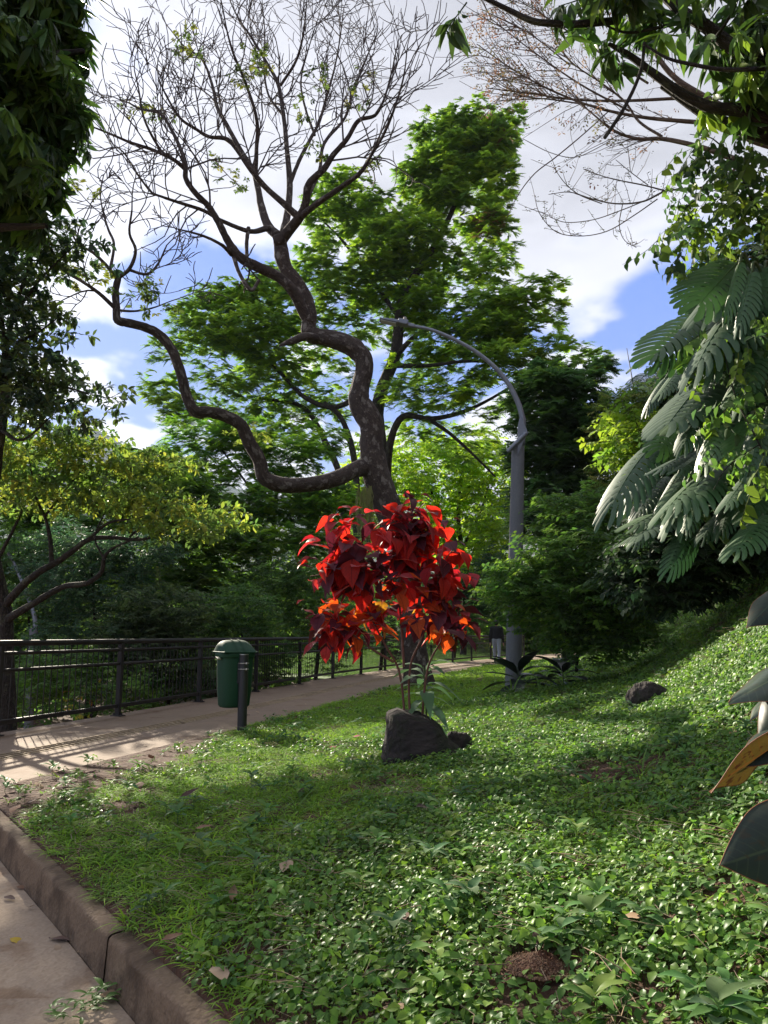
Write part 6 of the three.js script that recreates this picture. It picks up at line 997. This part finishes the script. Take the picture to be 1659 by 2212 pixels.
// ---------------------------------------------------------------- tall grass tufts, weeds at the kerb, fallen leaves
{
  const r = rng(611), bl = [0, 1, 2].map((k) => leaf(1, 0.045, 6, { peak: 0.3, fold: 0.4, droop: 0.9 + 0.5 * k, tip: 0.8 })), gm = leafMat(0.5, 0.3, 0.4, new THREE.Color().setRGB(0.13, 0.24, 0.04));
  const tuft = (label, c, n, L, spread = 0.5) => { const t = thing('grass_tuft', label, 'grass tuft', [c.x, c.y, c.z]); for (let k = 0; k < n; k++) { const a = r() * 6.28, o = part('blade', bl[k % 3], gm, t); basis(V(Math.cos(a) * spread, 0.9, Math.sin(a) * spread), V(-Math.cos(a), 0.5, -Math.sin(a)), V(Math.cos(a) * 0.02, 0, Math.sin(a) * 0.02), L * (0.6 + 0.6 * r())).decompose(o.position, o.quaternion, o.scale); } };
  const G = (u, v, d) => { const p = at(u, v, d); p.y = lawnY(p.x, p.z); return p; };
  tuft('tall arching grass tuft below the lamp pole', G(1105, 1480, 11.5), 14, 0.55); tuft('tall grass tuft right of the lamp pole foot', G(1165, 1470, 11), 12, 0.5); tuft('long grass blades in the lawn left of the boulder', G(640, 1720, 4.9), 9, 0.26, 0.6); tuft('long grass blades right of the ground cover middle', G(1390, 1760, 4.2), 9, 0.22, 0.5); tuft('grass blades standing up beside the mossy stone', G(1500, 1640, 5), 8, 0.2, 0.5); tuft('grass tuft in the lawn below the boulder', G(790, 1690, 5), 8, 0.2, 0.7);
  // weeds in the gutter
  const wl = [0, 1].map((k) => leaf(1, 0.32, 4, { peak: 0.4, fold: 0.3, droop: 0.6 + 0.4 * k })), wm = leafMat(0.45, 0.3, 0.4, new THREE.Color().setRGB(0.10, 0.20, 0.035));
  const weed = (label, u, v, d, n, L) => { const c = at(u, v, d); c.y = -0.18; const t = thing('weed', label, 'weed', [c.x, c.y, c.z]); for (let k = 0; k < n; k++) { const a = r() * 6.28, o = part('leaf', wl[k % 2], wm, t), q = 0.09 * r(); basis(V(Math.cos(a), 0.3 + 0.7 * r(), Math.sin(a)), V(0, 1, 0), V(Math.cos(a * 3) * q, 0.005 + 0.05 * r(), Math.sin(a * 3) * q), L * (0.6 + 0.7 * r())).decompose(o.position, o.quaternion, o.scale); } };
  weed('leafy weed tuft growing up the kerb face from the gutter', 215, 2065, 3.15, 34, 0.06); weed('low weeds spreading on the road beside the kerb', 150, 2100, 3.0, 26, 0.055); weed('grassy weed on the road nearest the bottom kerb end', 215, 2160, 2.8, 12, 0.06); weed('small weed sprig alone on the road', 170, 2195, 2.75, 6, 0.045);
  // dead leaves
  const dl = [0, 1, 2, 3].map((k) => leaf(1, 0.36 + 0.08 * k, 6, { peak: 0.45, fold: 0.5 - 0.2 * k, droop: -0.5 + 0.35 * k, wave: 0.05, seed: k })), cols = [[0.20, 0.11, 0.06], [0.13, 0.07, 0.045], [0.28, 0.18, 0.10], [0.075, 0.04, 0.03], [0.34, 0.24, 0.15]], dm = cols.map((c) => new THREE.MeshPhysicalMaterial({ color: new THREE.Color().setRGB(...c), roughness: 1, transmission: 0.12, thickness: 0, side: THREE.DoubleSide }));
  const fallen = (label, p, L, m, a, group) => { const o = shade(new THREE.Mesh(dl[Math.floor(r() * 4)], m)); o.name = numbered('fallen_leaf'); basis(V(Math.cos(a), (r() - 0.5) * 0.3, Math.sin(a)), V((r() - 0.5) * 0.6, 1, (r() - 0.5) * 0.6), p, L).decompose(o.position, o.quaternion, o.scale); scene.add(o); tag(o, label, 'fallen leaf', group); };
  const R = (u, v) => { let d = 2; for (let k = 0; k < 40; k++) { const p = at(u, v, d); if (p.y < -0.168) break; d += 0.08; } const p = at(u, v, d); p.y = -0.168; return p; };
  const yl = new THREE.MeshPhysicalMaterial({ color: new THREE.Color().setRGB(0.50, 0.34, 0.03), roughness: 1, transmission: 0.2, thickness: 0, side: THREE.DoubleSide });
  fallen('yellow fallen leaf lying on the road', R(20, 2040), 0.10, yl, 0.3); fallen('long red-brown fallen leaf on the road by the kerb', R(105, 2030), 0.14, dm[1], 0.2); fallen('curled pale leaf on the road beneath the red-brown one', R(120, 2048), 0.06, dm[4], 0.9); fallen('thin brown leaf leaning against the kerb foot', R(165, 2060), 0.11, dm[2], -0.8); fallen('big crumpled brown leaf on the road at the bottom', R(210, 2170), 0.12, dm[2], 0.1); fallen('dark dry leaf on the road beside the upper kerb', R(35, 1915), 0.07, dm[0], 0.1); fallen('dark stalk-like leaf at the picture edge on the road', R(8, 1942), 0.09, dm[3], 0.5); fallen('pale leaf scraps on the road below the kerb', R(60, 1970), 0.05, dm[4], 0.5);
  const on = (u, v, d0 = 2) => { for (let d = d0; d < 40; d += 0.04) { const p = at(u, v, d), y = p.x < smoothEdge(p.z) ? 0.012 : lawnY(p.x, p.z) + 0.045; if (p.y < y) { p.y = y; return p; } } return at(u, v, 10); };
  const spots = [[930, 1745, 0.13, 3], [625, 1860, 0.12, 4], [540, 1545, 0.16, 3], [270, 1735, 0.17, 3], [385, 1725, 0.14, 3], [715, 1600, 0.10, 2], [735, 1605, 0.10, 0], [690, 1610, 0.08, 3], [1345, 1990, 0.08, 2], [500, 1950, 0.10, 2], [460, 2090, 0.13, 4], [1170, 2010, 0.07, 3], [870, 2195, 0.10, 2], [1450, 1745, 0.07, 2], [1040, 1600, 0.08, 0], [330, 1640, 0.14, 1], [215, 1700, 0.15, 2], [120, 1705, 0.16, 1], [160, 1660, 0.13, 0], [90, 1725, 0.14, 4], [60, 1700, 0.12, 1], [250, 1660, 0.12, 3], [180, 1725, 0.13, 2], [300, 1690, 0.12, 1], [40, 1740, 0.12, 0], [20, 1715, 0.13, 1], [75, 1690, 0.11, 2], [140, 1690, 0.13, 3], [200, 1675, 0.12, 4], [110, 1670, 0.1, 0], [230, 1685, 0.14, 1], [420, 1790, 0.1, 0], [620, 1990, 0.07, 4], [650, 1700, 0.10, 3], [1290, 1600, 0.07, 2], [1500, 1430, 0.10, 3], [1560, 1400, 0.09, 4], [1440, 1470, 0.12, 3], [560, 1540, 0.1, 4], [870, 1980, 0.09, 1], [395, 2020, 0.09, 0]];
  const tone = ['red-brown', 'dark brown', 'tan', 'blackish', 'pale straw-coloured'], kindOf = (L) => (L > 0.13 ? 'large' : L < 0.09 ? 'small' : 'mid-sized');
  const where = (u, v) => v > 2000 ? (u > 900 ? 'in the ground cover around the earth heap' : 'in the ground cover close to the kerb') : u < 320 && v < 1760 ? 'on the bare soil between path and kerb' : u < 600 && v < 1700 ? 'on the lawn edge below the litter bin' : u > 1250 && v < 1620 ? 'on the bank near the mossy stone' : u > 600 && v < 1640 ? 'in the grass beside the boulder' : u > 1000 ? 'in the ground cover of the right slope' : v > 1830 ? 'in the ground cover along the middle of the lawn' : 'in the grass of the left lawn';
  for (const [u, v, L, m] of spots) fallen(`${kindOf(L)} ${tone[m]} dry leaf ${where(u, v)}`, on(u, v), L, dm[m], r() * 6.28, 'dry leaves lying on the lawn');
  for (const [u, v, L, m] of [[395, 1560, 0.13, 4], [135, 1565, 0.10, 1], [560, 1530, 0.1, 2], [310, 1612, 0.07, 4], [240, 1650, 0.07, 2], [140, 1625, 0.07, 2], [660, 1520, 0.08, 4], [90, 1640, 0.08, 1], [480, 1590, 0.06, 2], [30, 1600, 0.07, 1]]) fallen(`${kindOf(L)} ${tone[m]} leaf on the path ${v < 1545 ? 'beside the litter bin' : v < 1580 ? 'close under the railing' : v < 1615 ? 'by the guiding strip' : 'near the bare soil'}${u < 250 ? ', first railing bay' : ', second railing bay'}`, on(u, v, 4), L, dm[m], r() * 6.28, 'dry leaves on the path');
  const rl = new THREE.MeshPhysicalMaterial({ color: new THREE.Color().setRGB(0.35, 0.03, 0.04), roughness: 1, transmission: 0.3, thickness: 0, side: THREE.DoubleSide });
  for (const [u, v] of [[690, 1607], [725, 1612], [780, 1590], [660, 1600], [800, 1600]]) fallen('fallen red leaf on the lawn left of the boulder', on(u, v), 0.10, rl, r() * 6.28, 'red leaves dropped on the lawn');
}
scene.fog = new THREE.FogExp2(new THREE.Color(0.75, 0.85, 1.0), 0.00015);
renderer.render(scene, camera);
